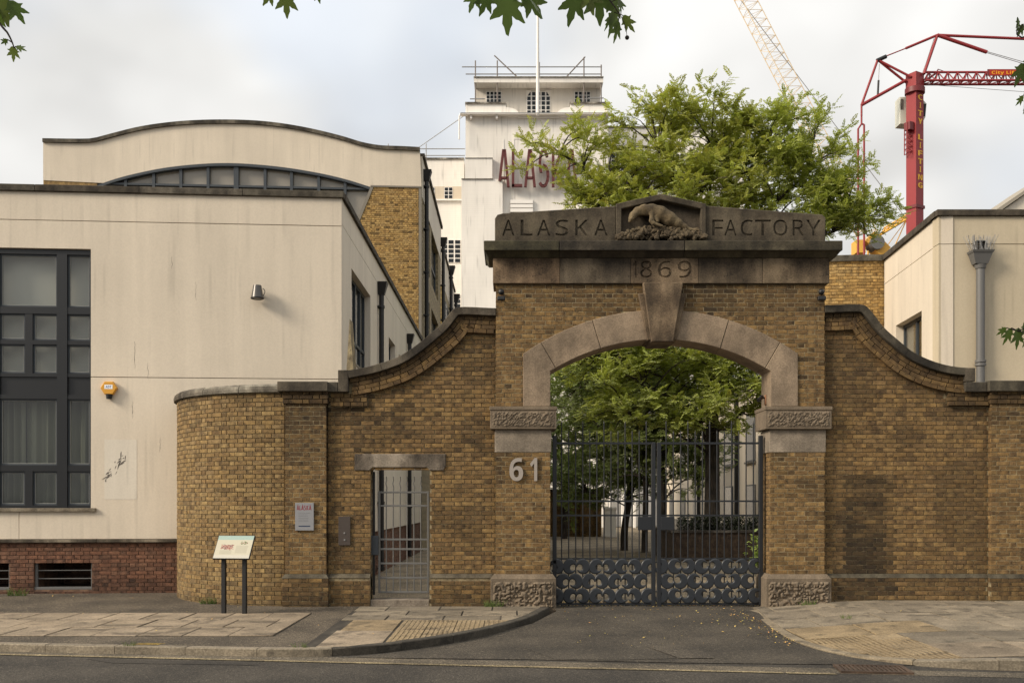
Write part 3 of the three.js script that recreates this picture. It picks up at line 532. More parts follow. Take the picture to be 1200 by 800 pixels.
function sheet(poly, h, seg, mat_, name, parent, thick = .1, kind = true) {   // polygon in x,z laid on a height field
  const [x0, x1, z0, z1] = [Math.min(...poly.map((p) => p[0])), Math.max(...poly.map((p) => p[0])), Math.min(...poly.map((p) => p[1])), Math.max(...poly.map((p) => p[1]))], out = [];
  const nx = Math.max(1, Math.ceil((x1 - x0) / seg)), nz = Math.max(1, Math.ceil((z1 - z0) / seg));
  for (let i = 0; i < nx; i++) for (let j = 0; j < nz; j++) {
    const q = clipRect(poly, lerp(x0, x1, i / nx), lerp(x0, x1, (i + 1) / nx), lerp(z0, z1, j / nz), lerp(z0, z1, (j + 1) / nz)); if (q.length < 3) continue;
    const tri = THREE.ShapeUtils.triangulateShape(q.map((p) => new THREE.Vector2(...p)), []);
    for (const t of tri) { const P = t.map((k) => q[k]), area = (P[1][0] - P[0][0]) * (P[2][1] - P[0][1]) - (P[2][0] - P[0][0]) * (P[1][1] - P[0][1]); if (Math.abs(area) < 1e-9) continue; if (area > 0) P.reverse(); for (const [x, z] of P) out.push(x, h(x, z), z); }
  }
  const g = new THREE.BufferGeometry(); g.setAttribute('position', new THREE.Float32BufferAttribute(out, 3)); const gg = meter(g);
  return kind ? structure(name, gg, mat_, parent) : part(name, gg, mat_, parent);
}
function clipRect(poly, x0, x1, z0, z1) {
  let p = poly;
  for (const [ax, s, lim] of [[0, 1, x0], [0, -1, x1], [1, 1, z0], [1, -1, z1]]) {
    const o = [];
    for (let i = 0; i < p.length; i++) {
      const a = p[i], b = p[(i + 1) % p.length], da = s * (a[ax] - lim), db = s * (b[ax] - lim);
      if (da >= 0) o.push(a);
      if ((da >= 0) !== (db >= 0)) { const t = da / (da - db); o.push([lerp(a[0], b[0], t), lerp(a[1], b[1], t)]); }
    }
    p = o; if (!p.length) break;
  }
  const d = []; for (const q of p) if (!d.length || Math.hypot(q[0] - d[d.length - 1][0], q[1] - d[d.length - 1][1]) > 1e-5) d.push(q);
  while (d.length > 1 && Math.hypot(d[0][0] - d[d.length - 1][0], d[0][1] - d[d.length - 1][1]) < 1e-5) d.pop();
  return d;
}
const areaOf = (q) => Math.abs(q.reduce((s, p, i) => { const n = q[(i + 1) % q.length]; return s + p[0] * n[1] - n[0] * p[1]; }, 0)) / 2;
structure('ground', meter(new THREE.PlaneGeometry(700, 700).rotateX(-Math.PI / 2).translate(0, -.25, -60)), M.soil);
structure('road', meter(new THREE.PlaneGeometry(120, 60, 1, 1).rotateX(-Math.PI / 2).translate(0, ROAD, 22)), M.asphalt);
sheet([[-1.9, 4.9], [-1.3, 4.3], [.3, 1.9], [.72, .5], [.72, -.75], [4.0, -.75], [4.0, .4], [3.85, 1.6], [3.8, 3.8], [4.2, 4.85], [4.8, 5.5], [2, 5.3], [.2, 5.05]], (x, z) => drive(x, z) + .004, .4, M.asphaltDark, 'driveway');
structure('courtyard', meter(new THREE.PlaneGeometry(46, 95).rotateX(-Math.PI / 2).translate(3, .0, -48)), M.court);
const along = (pts) => { const c = new THREE.CatmullRomCurve3(pts.map(([x, z]) => V(x, 0, z)), false, 'centripetal'); return c; };
const kl = along(KERB_L), kr = along(KERB_R);
const sample = (c, n) => c.getSpacedPoints(n).map((p) => [p.x, p.z]);
const polyL = [...sample(kl, 160), [.62, -.6], [-2.5, -.6], [-3.6, -2.3], [-3.6, -2.9], [-40, -.6]], polyR = [...sample(kr, 160), [40, -.6], [3.88, -.6]];
const pavL = sheet(polyL, (x, z) => hLeft(x, z) - .012, .8, M.asphaltOld, 'pavement');
const pavR = sheet(polyR, (x, z) => hRight(x, z) - .026, .8, M.asphaltOld, 'pavement');
{
  const rr = mulberry(99);
  const slabMats = [[.41, .335, .25], [.38, .31, .23], [.44, .36, .27], [.35, .285, .21], [.4, .325, .24]].map((c) => mat(c, { map: T.slab, bumpMap: T.stoneB, bumpScale: .005 }));
  const flagMats = [[.34, .29, .22], [.3, .255, .195], [.37, .315, .24], [.27, .23, .175]].map((c) => mat(c, { map: T.slab, bumpMap: T.stoneB, bumpScale: .005 }));
  const buffMats = [[.41, .315, .19], [.385, .295, .18], [.43, .335, .21]].map((c) => mat(c, { map: T.slab, bumpMap: T.stoneB, bumpScale: .004 }));
  function laid(parent, name, region, rectv, h, m, lift = 0) {
    const q = clipRect(region, ...rectv); if (q.length < 3 || areaOf(q) < .02) return null;
    const dz = (rr() - .5) * .007 + lift, tx = (rr() - .5) * .014, g = ext(q.map(([x, z]) => [x, -z]), -.03, 0, .003).rotateX(-Math.PI / 2), p = g.attributes.position;
    for (let i = 0; i < p.count; i++) p.setY(i, p.getY(i) + h(p.getX(i), p.getZ(i)) + dz + tx * (p.getX(i) - rectv[0]));
    return part(name, meter(g, false, rr() * 5, rr() * 5), m, parent);
  }
  const inset = (c, w) => { const o = []; for (let i = 0; i <= 240; i++) { const p = c.getPointAt(i / 240), d = c.getTangentAt(i / 240); o.push([p.x + d.z * w, p.z - d.x * w]); } return o; };
  const inL = [...inset(kl, .156), [.46, -.3], [-40, -.3]];
  const inR = [...inset(kr, .156), [40, -.1], [4.04, -.1]];
  const rg = (x0, x1, z0, z1) => [[x0, z0], [x1, z0], [x1, z1], [x0, z1]];
  const J = .0125, bed = mat([.09, .076, .058], { map: T.stone });
  sheet(clipRect(rg(-40, -3.15, 1, 3.61), -12.3, -3.15, 1, 3.61), (x, z) => hLeft(x, z) - .009, .8, bed, 'joint_bed', pavL, 0, false);
  sheet(clipRect(inL, -2.56, 1, .06, 4.9), (x, z) => hLeft(x, z) - .009, .3, bed, 'joint_bed', pavL, 0, false);
  sheet(clipRect(inR, 3, 13, -.02, 8), (x, z) => hRight(x, z) - .016, .3, bed, 'joint_bed', pavR, 0, false);
  for (let row = 0; row < 3; row++) for (let k = 0; k < 15; k++) {      // pinkish slabs in front of the rendered building
    const x1 = -3.15 - k * .605 + (row % 2 ? .3 : 0), x0 = x1 - .605, z0 = 1.0 + row * .87;
    laid(pavL, 'paving_slab', rg(-40, -3.15, -1, 9), [x0 + J, Math.min(x1, -3.15) - J, z0 + J, z0 + .87 - J], hLeft, slabMats[Math.floor(rr() * 5)]);
  }
  for (let k = 0; k < 4; k++) laid(pavL, 'paving_slab', inL, [-8.3 - k * .605 + J, -7.7 - k * .605 - J, 3.62, 4.3], hLeft, slabMats[Math.floor(rr() * 5)]);
  let z = .06;
  for (const [dep, off] of [[.66, 0], [.62, .4], [.6, .15]]) { for (let k = 0; k < 5; k++) laid(pavL, 'paving_slab', inL, [Math.max(-2.55, -2.9 + off + k * .86) + J, -2.9 + off + (k + 1) * .86 - J, z + J, z + dep - J], hLeft, flagMats[Math.floor(rr() * 4)]); z += dep; }
  laid(pavL, 'paving_slab', inL, [-2.4, -1.62 - J, 3.1, 4.7], hLeft, slabMats[2]); laid(pavL, 'paving_slab', inL, [-2.35, -1.62 - J, 1.96, 3.09], hLeft, buffMats[1]);
  const tactile = (parent, inside, x0, x1, z0, z1, h) => {
    for (let x = x0; x < x1 - .1; x += .4) for (let q = z0; q < z1 - .1; q += .4) {
      const m = buffMats[Math.floor(rr() * 3)], t = laid(parent, 'tactile_tile', inside, [x + .004, x + .396, q + .004, q + .396], h, m);
      if (!t) continue;
      const ribs = []; for (let k = 0; k < 6; k++) { const a = x + .035 + k * .066, c = clipRect(inside, a, a + .03, q + .01, q + .39); if (c.length > 2 && areaOf(c) > .004) { const g = ext(c.map(([u, w]) => [u, -w]), 0, .005, .0015).rotateX(-Math.PI / 2), p = g.attributes.position; for (let i = 0; i < p.count; i++) p.setY(i, p.getY(i) + h(p.getX(i), p.getZ(i)) + .002); ribs.push(g); } }
      if (ribs.length) part('rib', ribs, m, t);
    }
  };
  tactile(pavL, inL, -1.6, .5, 1.96, 4.8, hLeft);
  // right pavement
  z = -.02;
  for (const [dep, off] of [[.72, 0], [.9, .5], [.9, .2], [1.0, .6]]) { for (let k = 0; k < 9; k++) laid(pavR, 'paving_slab', z < 2 ? inR : inR.concat(), [3.3 + off + k * .95 + J, 3.3 + off + (k + 1) * .95 - J, z + J, z + dep - J], hRight, z > 2.4 && k < 2 ? buffMats[0] : flagMats[Math.floor(rr() * 4)]); z += dep; }
  laid(pavR, 'paving_slab', inR, [4.7 + J, 5.1 - J, 3.5 + J, 3.92 - J], hRight, buffMats[2]); tactile(pavR, inR, 3.9, 4.7, 3.52, 6, hRight); tactile(pavR, inR, 4.7, 5.1, 3.92, 6, hRight);
  for (let k = 0; k < 8; k++) laid(pavR, 'paving_slab', inR, [5.1 + k * .95 + J, 5.1 + (k + 1) * .95 - J, z + J, z + .95 - J], hRight, flagMats[Math.floor(rr() * 4)]);
  for (let k = 0; k < 7; k++) laid(pavR, 'paving_slab', inR, [5.1 + k * .95 + J, 5.1 + (k + 1) * .95 - J, z + .95 + J, z + 2 - J], hRight, slabMats[Math.floor(rr() * 5)]);
  // kerb stones
  const kerbRun = (parent, curve, h, side, topOf, mt) => {
    const L = curve.getLength(), n = Math.round(L / .9);
    for (let k = 0; k < n; k++) {
      const a = (k + .004) / n, b = (k + .996) / n, e = [], f = [], S = 4;
      for (let i = 0; i <= S; i++) { const t = lerp(a, b, i / S), p = curve.getPointAt(t), d = curve.getTangentAt(t); e.push([p.x, p.z]); f.push([p.x + d.z * .15 * side, p.z - d.x * .15 * side]); }
      const mid = e[2]; if (mid[0] < -11 || mid[0] > 12) { if (k % 2) continue; }
      const dz = (rr() - .5) * .008, g = ext([...e, ...f.reverse()].map(([x, q]) => [x, -q]), -.14, 0, .012).rotateX(-Math.PI / 2), p = g.attributes.position;
      for (let i = 0; i < p.count; i++) { const x = p.getX(i), q = p.getZ(i); p.setY(i, p.getY(i) > -.06 ? p.getY(i) + topOf(x, q) + dz : p.getY(i) - .05); }
      part('kerb_stone', meter(g, false, rr() * 4, rr() * 4), mt(mid), parent);
    }
  };
  kerbRun(pavL, kl, hLeft, 1, (x, q) => hLeft(x, q) + .006 + (x > -2 ? .01 : 0), (m) => m[0] > -2.2 ? M.kerbDark : M.kerb);
  kerbRun(pavR, kr, hRight, 1, (x, q) => hRight(x, q) + .006, (m) => m[0] > 4.7 ? M.kerb : mat([.36, .3, .215], { map: T.slab }));
}
// yellow line, channel strip and tarmac patches, each a thin sheet over the one below
const lineZ = (x) => 5.5 + .147 * x;
const strip = (x0, x1, off, w, y, wob = 0) => { const a = [], b = []; for (let i = 0; i <= 60; i++) { const x = lerp(x0, x1, i / 60); a.push([x, lineZ(x) + off + wob * (noise3(x * 3, 1, 2) - .5)]); b.push([x, lineZ(x) + off + w + wob * (noise3(x * 3, 4, 9) - .5)]); } return [...a, ...b.reverse()]; };
const roadMark = (poly, y, m, name) => sheet(poly, () => y, 50, m, name);
roadMark(strip(-30, 30, -.34, .34, 0, .05), ROAD + .004, mat([.25, .215, .165], { map: T.asphalt, bumpMap: T.asphaltB, bumpScale: .006 }), 'road_channel');
{ // the line is worn through in places
  const r = mulberry(4); let x = -30; const poly = [];
  while (x < 30) { const w = .5 + r() * 1.6; if (!(x > 3.0 && x < 4.3)) poly.push(meter(new THREE.ShapeGeometry(new THREE.Shape(strip(x, Math.min(30, x + w), .0 + (r() - .5) * .006, .085 + r() * .014, 0, .015).map(([a, b]) => new THREE.Vector2(a, -b)))).rotateX(-Math.PI / 2).translate(0, ROAD + .008, 0))); x += w + (r() < .25 ? .03 : .002); }
  structure('yellow_line', poly, mat([.5, .42, .26], { map: T.asphalt, roughness: .85 }));
}
roadMark([[-5.05, 4.98], [-3.1, 5.25], [-2.9, 5.45], [-4.6, 5.3]], ROAD + .004, mat([.075, .066, .056], { map: T.asphalt }), 'tarmac_patch');
sheet([[.15, 4.1], [1.7, 3.9], [1.95, 5.0], [1.2, 5.12], [.5, 5.04]], (x, z) => drive(x, z) + .008, .3, mat([.115, .1, .08], { map: T.asphalt, bumpMap: T.asphaltB, bumpScale: .008 }), 'tarmac_patch');
sheet([[1.72, 4.0], [2.35, 3.95], [2.4, 5.0], [1.98, 5.0]], (x, z) => drive(x, z) + .012, .3, mat([.15, .13, .105], { map: T.asphalt, bumpMap: T.asphaltB, bumpScale: .008 }), 'tarmac_patch');
solo('paint_mark', sheet([[-4.6, 4.36], [-4.3, 4.4], [-4.36, 4.53], [-4.7, 4.49]], (x, z) => hLeft(x, z) + .014, .5, M.yellow, 'tmp', null, 0, false).geometry, mat([.5, .35, .06], { map: T.asphalt }), 'yellow paint dash on the kerb in front of the rendered building', 'paint mark');
{ // gully grate
  const g = thing('drain_grate', 'rusty iron gully grate in the road beside the kerb', 'drain', null, [3.98, ROAD + .016, 5.8], -.14), slots = [], rust = mat([.1, .062, .04], { roughness: .9, map: T.stone });
  part('frame', [bx(-.38, .38, -.02, .012, -.25, -.2), bx(-.38, .38, -.02, .012, .2, .25), bx(-.38, -.33, -.02, .012, -.2, .2), bx(.33, .38, -.02, .012, -.2, .2)], rust, g);
  part('pit', bx(-.34, .34, -.02, -.006, -.21, .21), M.soil, g);
  for (let k = 0; k < 13; k++) part('grate_bar', bx(-.31 + k * .05, -.285 + k * .05, -.012, .008, -.198, .198), rust, g);
}

// ---------------------------------------------------------------- iron gates
function crescent(r) { // open ring of sheet iron, dished
  const s = new THREE.Shape(), ho = r * .46, hr = r * .38, a0 = .2;
  const a1 = Math.acos(clamp((r * r + ho * ho - hr * hr) / (2 * r * ho), -1, 1)) || a0;
  s.absarc(0, 0, r, a0, 2 * Math.PI - a0, false);
  const p1 = [r * Math.cos(a0), -r * Math.sin(a0)], b = Math.atan2(p1[1] - 0, p1[0] - ho);
  s.absarc(ho, 0, hr, -.5, .5, true);
  const g = new THREE.ExtrudeGeometry(s, { depth: .004, bevelEnabled: true, bevelSize: .022, bevelThickness: .024, bevelOffset: -.022, bevelSegments: 4, curveSegments: 18 });
  return meter(g, false);
}
{
  const IRON2 = mat([.019, .0225, .028], { roughness: .4 }), C = crescent(.134), y0 = gy(708.5), yb = gy(656), gz = -.3, sp = .1234;
  const make = (lab, x0, x1, post) => {
    const g = thing('gate_leaf', lab, 'gate', 'iron gate leaves under the arch', [post, 0, gz]), m = M.iron;
    part('rail', beam(V(x0 - post, gy(518), 0), V(x1 - post, gy(518), 0), .035, .03), m, g);
    for (const py of [587, 604]) part('rail', beam(V(x0 - post, gy(py), 0), V(x1 - post, gy(py), 0), .03, .022), m, g);
    part('rail', beam(V(x0 - post, yb + .005, 0), V(x1 - post, yb + .005, 0), .03, .022), m, g);
    part('rail', beam(V(x0 - post, y0 - .015, 0), V(x1 - post, y0 - .015, 0), .035, .025), m, g);
    const left = x0 < 1, hx = left ? x0 : x1, fx = left ? x1 : x0;
    part('hinge_stile', rb(hx - post - .035, hx - post + .035, .03, gy(509), -.04, .04, .008), m, g);
    part('meeting_stile', rb(fx - post - .034, fx - post + .034, gy(715), gy(517), -.045, .045, .008), m, g);
    const n = 14;
    for (let k = 1; k < n; k++) {
      const x = lerp(x0, x1, k / n) - post, tip = gy(518) + (k % 3 === 1 ? .34 : .17);
      part('gate_bar', [bar(V(x, k % 2 ? y0 - .09 : gy(714), 0), V(x, tip, 0), .0115, 6), bar(V(x, tip, 0), V(x, tip + .05, 0), .0115, 6, .002)], m, g);
    }
    const cw = (x1 - x0) / 7.4, rows = 3, rh = (yb - y0) / 3;
    for (let rw = 0; rw < rows; rw++) for (let k = 0; k < 8; k++) {
      const x = x0 + (k + (rw % 2 ? .62 : .18)) * cw * .97 - post; if (x + post < x0 + .03 || x + post > x1 - .04) continue;
      const c = part('crescent', C, IRON2, g); c.position.set(x, yb - (rw + .5) * rh, .012);
      const open = (k + rw) % 2 ? 0 : Math.PI; c.rotation.set(0, 0, open + (left ? .35 : -.35) * (open ? 1 : -1) * (left ? 1 : 1)); c.scale.set(cw / .245 * .97, rh / .245 * .99, 1);
    }
    part('lock_plate', rb(left ? gx(750) - post : fx - post + .03, left ? fx - post - .03 : gx(793.5) - post, gy(621.5), gy(605.5), .012, .05, .006), m, g);
    return g;
  };
  make('dark iron gate leaf with crescent panels, hung on the pier numbered 61', gx(648) + .04, gx(771.5) - .04, gx(648));
  make('dark iron gate leaf with crescent panels, hung on the pier with the bullet camera', gx(772.5) + .04, gx(901) - .06, gx(901));
}
{ // pedestrian gate
  const gz = -.24, g = thing('pedestrian_gate', 'grey barred steel gate in the small doorway under the granite lintel', 'gate', null, [gx(441), 0, gz]), m = M.ironGrey, ox = gx(441), x0 = 0, x1 = gx(501.5) - ox, yt = gy(576), yb = gy(696);
  part('stile', rb(x0, x0 + .035, yb, yt + .01, -.02, .02, .005), m, g); part('stile', rb(x1 - .035, x1, yb, yt + .01, -.02, .02, .005), m, g);
  for (const py of [576.5, 592.5, 632.5, 644, 661, 678, 695]) part('rail', rb(x0 + .035, x1 - .035, gy(py) - .016, gy(py) + .016, -.012, .012, .004), m, g);
  for (let k = 1; k <= 6; k++) {
    const x = lerp(.02, x1 - .02, k / 7), pts = [V(x, yb, 0), V(x, yt, 0), V(x + .006, yt + .07, 0), V(x - .008, yt + .14, 0), V(x + .004, yt + .2, 0), V(x, yt + .26, 0)];
    part('gate_bar', tube(new THREE.CatmullRomCurve3(pts).getPoints(16), .011, .006, 6), k === 6 ? m : m, g);
  }
  part('lock_box', rb(-.13, .005, gy(651), gy(628), -.06, .05, .008), M.frameBlue, g);
  part('hinge', [bar(V(x1 + .01, gy(583), 0), V(x1 + .01, gy(588), 0), .02, 8), bar(V(x1 + .01, gy(684), 0), V(x1 + .01, gy(689), 0), .02, 8)], M.black, g);
  part('closer_post', rb(x1 + .012, x1 + .03, yb, gy(552), -.03, .03, .004), M.black, g);
  part('hinge_post', rb(-.1, -.06, .2, gy(552), -.05, -.01, .004), M.black, g);
}
// ---------------------------------------------------------------- signs and small fittings
function canvasTex(w, h, draw) { const c = document.createElement('canvas'); c.width = w; c.height = h; const k = c.getContext('2d'); draw(k, w, h); const t = new THREE.CanvasTexture(c); t.colorSpace = THREE.SRGBColorSpace; t.magFilter = THREE.LinearFilter; return t; }
const uvFace = (w, h) => new THREE.PlaneGeometry(w, h);
{
  const w = gx(368) - gx(346), h = gy(589) - gy(621.5), g = thing('name_plaque', 'grey plaque with red heading fixed to the brick pilaster', 'plaque', null, [gx(346), gy(621.5), .012]);
  part('plate', rb(0, w, 0, h, 0, .02, .003), mat([.3, .3, .3], { roughness: .45, metalness: .3 }), g);
  const t = canvasTex(256, 384, (k) => {
    k.fillStyle = '#85868a'; k.fillRect(0, 0, 256, 384); k.strokeStyle = '#741522'; k.lineWidth = 9; k.lineCap = 'butt';
    const A = (x) => { k.beginPath(); k.moveTo(x, 98); k.lineTo(x + 13, 34); k.lineTo(x + 26, 98); k.moveTo(x + 4, 82); k.lineTo(x + 23, 82); k.stroke(); };
    A(24); k.beginPath(); k.moveTo(62, 34); k.lineTo(62, 94); k.lineTo(82, 94); k.stroke(); A(88);
    k.beginPath(); k.moveTo(146, 40); k.quadraticCurveTo(122, 30, 124, 52); k.quadraticCurveTo(148, 70, 146, 84); k.quadraticCurveTo(140, 100, 120, 92); k.stroke();
    k.beginPath(); k.moveTo(162, 34); k.lineTo(162, 98); k.moveTo(182, 34); k.lineTo(164, 66); k.lineTo(184, 96); k.stroke(); A(196);
    k.fillStyle = '#66676a'; for (let i = 0; i < 6; i++) k.fillRect(44, 136 + i * 24, 168 - (i * 37) % 40, 6);
    k.fillStyle = '#22304a'; k.font = 'bold 30px sans-serif'; k.fillRect(46, 318, 164, 16);
  });
  part('print', uvFace(w - .01, h - .01).translate(w / 2, h / 2, .0225), mat([1, 1, 1], { map: t, roughness: .5, metalness: .1 }), g);
}
{ const g = thing('entry_panel', 'dark metal entry panel with two buttons on the wall left of the doorway'.replace('left of', 'beside'), 'intercom', null, [gx(395.5), gy(639), WZ + .008]); part('plate', rb(0, gx(409.5) - gx(395.5), 0, gy(605) - gy(639), 0, .022, .004), mat([.075, .06, .052], { roughness: .45, metalness: .4 }), g);
  for (const [a, b] of [[402.6, 624.5], [402.8, 632.5]]) part('button', new THREE.CylinderGeometry(.014, .014, .014, 12).rotateX(Math.PI / 2).translate(gx(a) - gx(395.5), gy(b) - gy(639), .026), M.steel, g); }
{ // information board
  const d = 15.95, g = thing('information_board', 'sloping information board on two black posts beside the curved wall', 'information board', null, [X(274, d), hLeft(0, Z(d)) - .01, Z(d)], -.12), w = .6, post = .92;
  part('post', rb(-.2, -.135, -.05, post + .05, -.03, .03, .006), M.black, g); part('post', rb(.14, .205, -.05, post + .05, -.03, .03, .006), M.black, g);
  const b = new THREE.Group(); const tilt = -.62;
  const lift = (q) => q.rotateX(tilt).translate(.0, post + .12, .0);
  const panel = part('panel', lift(new RoundedBoxGeometry(w, .44, .03, 2, .005)), M.black, g);
  const t = canvasTex(512, 384, (k) => {
    k.fillStyle = '#e6dfc6'; k.fillRect(0, 0, 512, 384); k.fillStyle = '#b9d3c8'; k.fillRect(0, 0, 512, 70); k.fillStyle = '#e9e4d4'; k.fillRect(0, 330, 512, 54);
    const r = mulberry(8); for (let i = 0; i < 120; i++) { k.fillStyle = ['#a8554a', '#c48a76', '#8d6a62', '#d9b7a4'][i % 4]; k.fillRect(70 + r() * 170, 150 + r() * 80, 8 + r() * 22, 6 + r() * 14); }
    for (let i = 0; i < 26; i++) { k.fillStyle = ['#9c6b52', '#6f7f4e'][i % 2]; k.fillRect(340 + r() * 90, 90 + r() * 50, 6 + r() * 14, 6 + r() * 10); }
    k.fillStyle = '#a9a28c'; for (let i = 0; i < 7; i++) k.fillRect(70, 250 + i * 10, 170, 3); for (let i = 0; i < 12; i++) k.fillRect(290, 170 + i * 11, 170, 3);
  });
  part('print', lift(new THREE.PlaneGeometry(w - .02, .42).translate(0, 0, .0165)), mat([.58, .58, .58], { map: t, roughness: .35 }), panel);
}
{ // security lights under the frieze and a camera in the arch
  for (const [px, lab] of [[587.5, 'small black floodlight under the frieze end above the pier numbered 61'], [961, 'small black floodlight under the frieze end above the pier with the bullet camera']]) {
    const g = thing('floodlight', lab, 'floodlight', 'floodlights under the frieze', [gx(px), gy(351), 0]);
    part('lamp_head', [new THREE.SphereGeometry(.05, 14, 10).scale(1, 1, .9).translate(0, .11, .09), bar(V(0, .11, .0), V(0, .11, .07), .018, 8)].map((q) => meter(q, true)), M.black, g);
    part('sensor', [rb(-.065, .065, -.035, .035, .06, .14, .012), bar(V(0, 0, 0), V(0, 0, .08), .014, 8)], M.black, g);
    part('glass_front', rb(-.045, .045, -.02, .02, .138, .146, .003), mat([.02, .02, .02], { roughness: .2 }), g);
  }
  const g = thing('bullet_camera', 'small bullet camera on the arch jamb above the carved impost', 'camera', null, [gx(903), gy(464), -.3]);
  part('bracket', rb(-.018, 0, -.12, .05, -.04, .04, .005), mat([.3, .15, .08]), g);
  part('camera_body', [bar(V(-.02, .0, 0), V(-.07, .0, .02), .015, 8), bar(V(-.06, .02, -.02), V(-.15, -.05, .09), .034, 12)], M.black, g);
}

// ---------------------------------------------------------------- rendered building with the big window (front corner at px 400)
const AX = -3.29, AZ = -2.6, ASL = .075;       // corner and slant of its front
const facade = (cx, cz, sl) => {               // local u runs right to left from the corner as negative x
  const a = Math.atan(sl), cs = Math.cos(a), d0 = CAMZ - cz;
  return { turn: a, uv: (px, py) => { const k = (600 - px) / FOCAL, t = (k * d0 + cx) / (1 + sl * k), d = d0 - sl * t; return [-t / cs, EYE + (HOR - py) * d / FOCAL]; } };
};
function drainpipe(parent, x, z, top, bottom, m, s = 1, side = 'x') {    // hopper head, pipe, clips; stands off a wall whose face is at x (facing +x)
  const p = part('drainpipe', [bar(V(x + .07 * s, bottom, z), V(x + .07 * s, top - .2 * s, z), .05 * s, 10)], m, parent);
  part('hopper_head', frustum(x + .01, x + .13 * s, z - .06 * s, z + .06 * s, top - .24 * s, x + .005, x + .19 * s, z - .12 * s, z + .12 * s, top), m, p);
  const cl = []; for (let y = top - .6; y > bottom; y -= 1.6) cl.push(new THREE.CylinderGeometry(.066 * s, .066 * s, .07, 10).translate(x + .07 * s, y, z), bx(x, x + .07 * s, y - .02, y + .02, z - .1 * s, z + .1 * s)); part('pipe_clip', cl.map((q) => meter(q, true)), m, p);
  return p;
}
{
  const G = thing('rendered_building', 'cream rendered building with a tall dark framed window and red brick plinth', 'building', null, [AX, 0, AZ], 0), fa = facade(AX, AZ, ASL);
  const F = new THREE.Group();          // its slanted front, applied to geometry so that parts stay direct children
  const Rm = new THREE.Matrix4().makeRotationY(fa.turn), R = (g) => meter(g.applyMatrix4(Rm));
  const u = (px, py = 400) => fa.uv(px, py)[0], v = (py, px) => fa.uv(px ?? 250, py)[1];
  const left = -11.5, top = 7.64, j1 = v(262), j2 = v(443), pl = v(631), w0 = u(-44), w1 = u(106), wt = v(291, 60), wb = v(595, 60), J = .006;
  const panel = (pts, zf = 0) => part('render_panel', R(ext(pts, -.22, zf, .004)), M.cream, G);
  panel([[left, j1 + J], [0, j1 + J], [0, top], [left, top]]);
  panel([[left, j2 + J], [w0, j2 + J], [w0, wt], [w1, wt], [w1, j2 + J], [0, j2 + J], [0, j1 - J], [left, j1 - J]]);
  panel([[w1, wb - .05], [u(22), wb - .05], [u(22), pl], [0, pl], [0, j2 - J], [w1, j2 - J]]);
  panel([[left, pl], [u(22) - .008, pl], [u(22) - .008, wb - .05], [w0, wb - .05], [w0, j2 - J], [left, j2 - J]]);
  // tower-like pale panel left by a torn poster
  const pp = part('bare_patch', R(bx(u(122), u(160), v(585, 140), v(515, 140), -.01, .003)), M.patch, G), r = mulberry(3);
  const scraps = []; for (let i = 0; i < 26; i++) { const t = r(), cx_ = lerp(u(126), u(144), t) + (r() - .5) * .16, cy = lerp(v(562), v(533), t) + (r() - .5) * .2, L = .015 + r() * .06, a = r() * 1.5, W = .003 + r() * .009; scraps.push(ext([[-L, -W * r()], [L * .3, -W], [L, 0], [L * .4, W * 1.3], [-L * .4, W * .6]], .003, .006).rotateZ(a).translate(cx_, cy, 0)); }
  part('torn_paper', scraps.map((g) => R(g)), mat([.13, .115, .1]), pp);
  const crack = (px, y0, y1, w) => { const a = [], b = [], rr = mulberry(px), n = 9; for (let k = 0; k <= n; k++) { const t = k / n, xx = u(px) + (rr() - .5) * .02, yy = lerp(v(y0, px), v(y1, px), t), ww = w * (.3 + rr()) * Math.sin(Math.PI * clamp(t, .06, .94)); a.push([xx - ww, yy]); b.push([xx + ww, yy]); } part('crack', R(ext([...a, ...b.reverse()], -.01, .0015)), mat([.12, .1, .08]), G); };
  for (const c of [[157.5, 400, 432, .005], [155, 470, 490, .004], [201, 300, 316, .003], [187, 512, 530, .003], [173, 425, 445, .0025], [229, 330, 352, .003]]) crack(...c);
  // coping, drip ledge
  const cops = 6; for (let i = 0; i < cops; i++) part('coping_stone', R(rb(lerp(left, .05, i / cops) + .003, lerp(left, .05, (i + 1) / cops) - .003, top + .002, top + .125, -.4, .055, .01)), [M.coping, stoneMat([.19, .165, .13]), stoneMat([.15, .13, .1])][i % 3], G);
  const bd = 5; for (let i = 0; i < bd; i++) part('drip_stone', R(rb(lerp(left, 0, i / bd) + .004, lerp(left, 0, (i + 1) / bd) - .004, pl - .065, pl - .004, -.2, .035, .008)), stoneMat([.24, .2, .15]), G);
  // red brick plinth with two barred cellar openings
  const v0 = u(38, 670), v1 = u(106, 670), vb = v(691, 70), vt = v(659, 70), q1 = u(9, 670), q0 = q1 - (v1 - v0);
  part('plinth_core', R(ext([[left, -.1], [0, -.1], [0, pl - .07], [left, pl - .07]], -.2, -.052, 0, [rect(v0, v1, vb, vt), rect(q0, q1, vb, vt)])), M.mortarRed, G);
  const Rp = (uu, vv) => Rm.clone().multiply(new THREE.Matrix4().makeTranslation(uu, vv, -.04));
  bricks(G, { seed: 71, v0: .02, v1: pl - .07, pal: 'red', place: Rp, soot: (a, b, rr) => (b < .28 ? 1.3 : 0) + (rr() < .08 ? 1 : 0), eye: .7, intervals: (b) => b > vb - .01 && b < vt ? [[left, q0], [q1, v0], [v1, 0]] : [[left, 0]] });
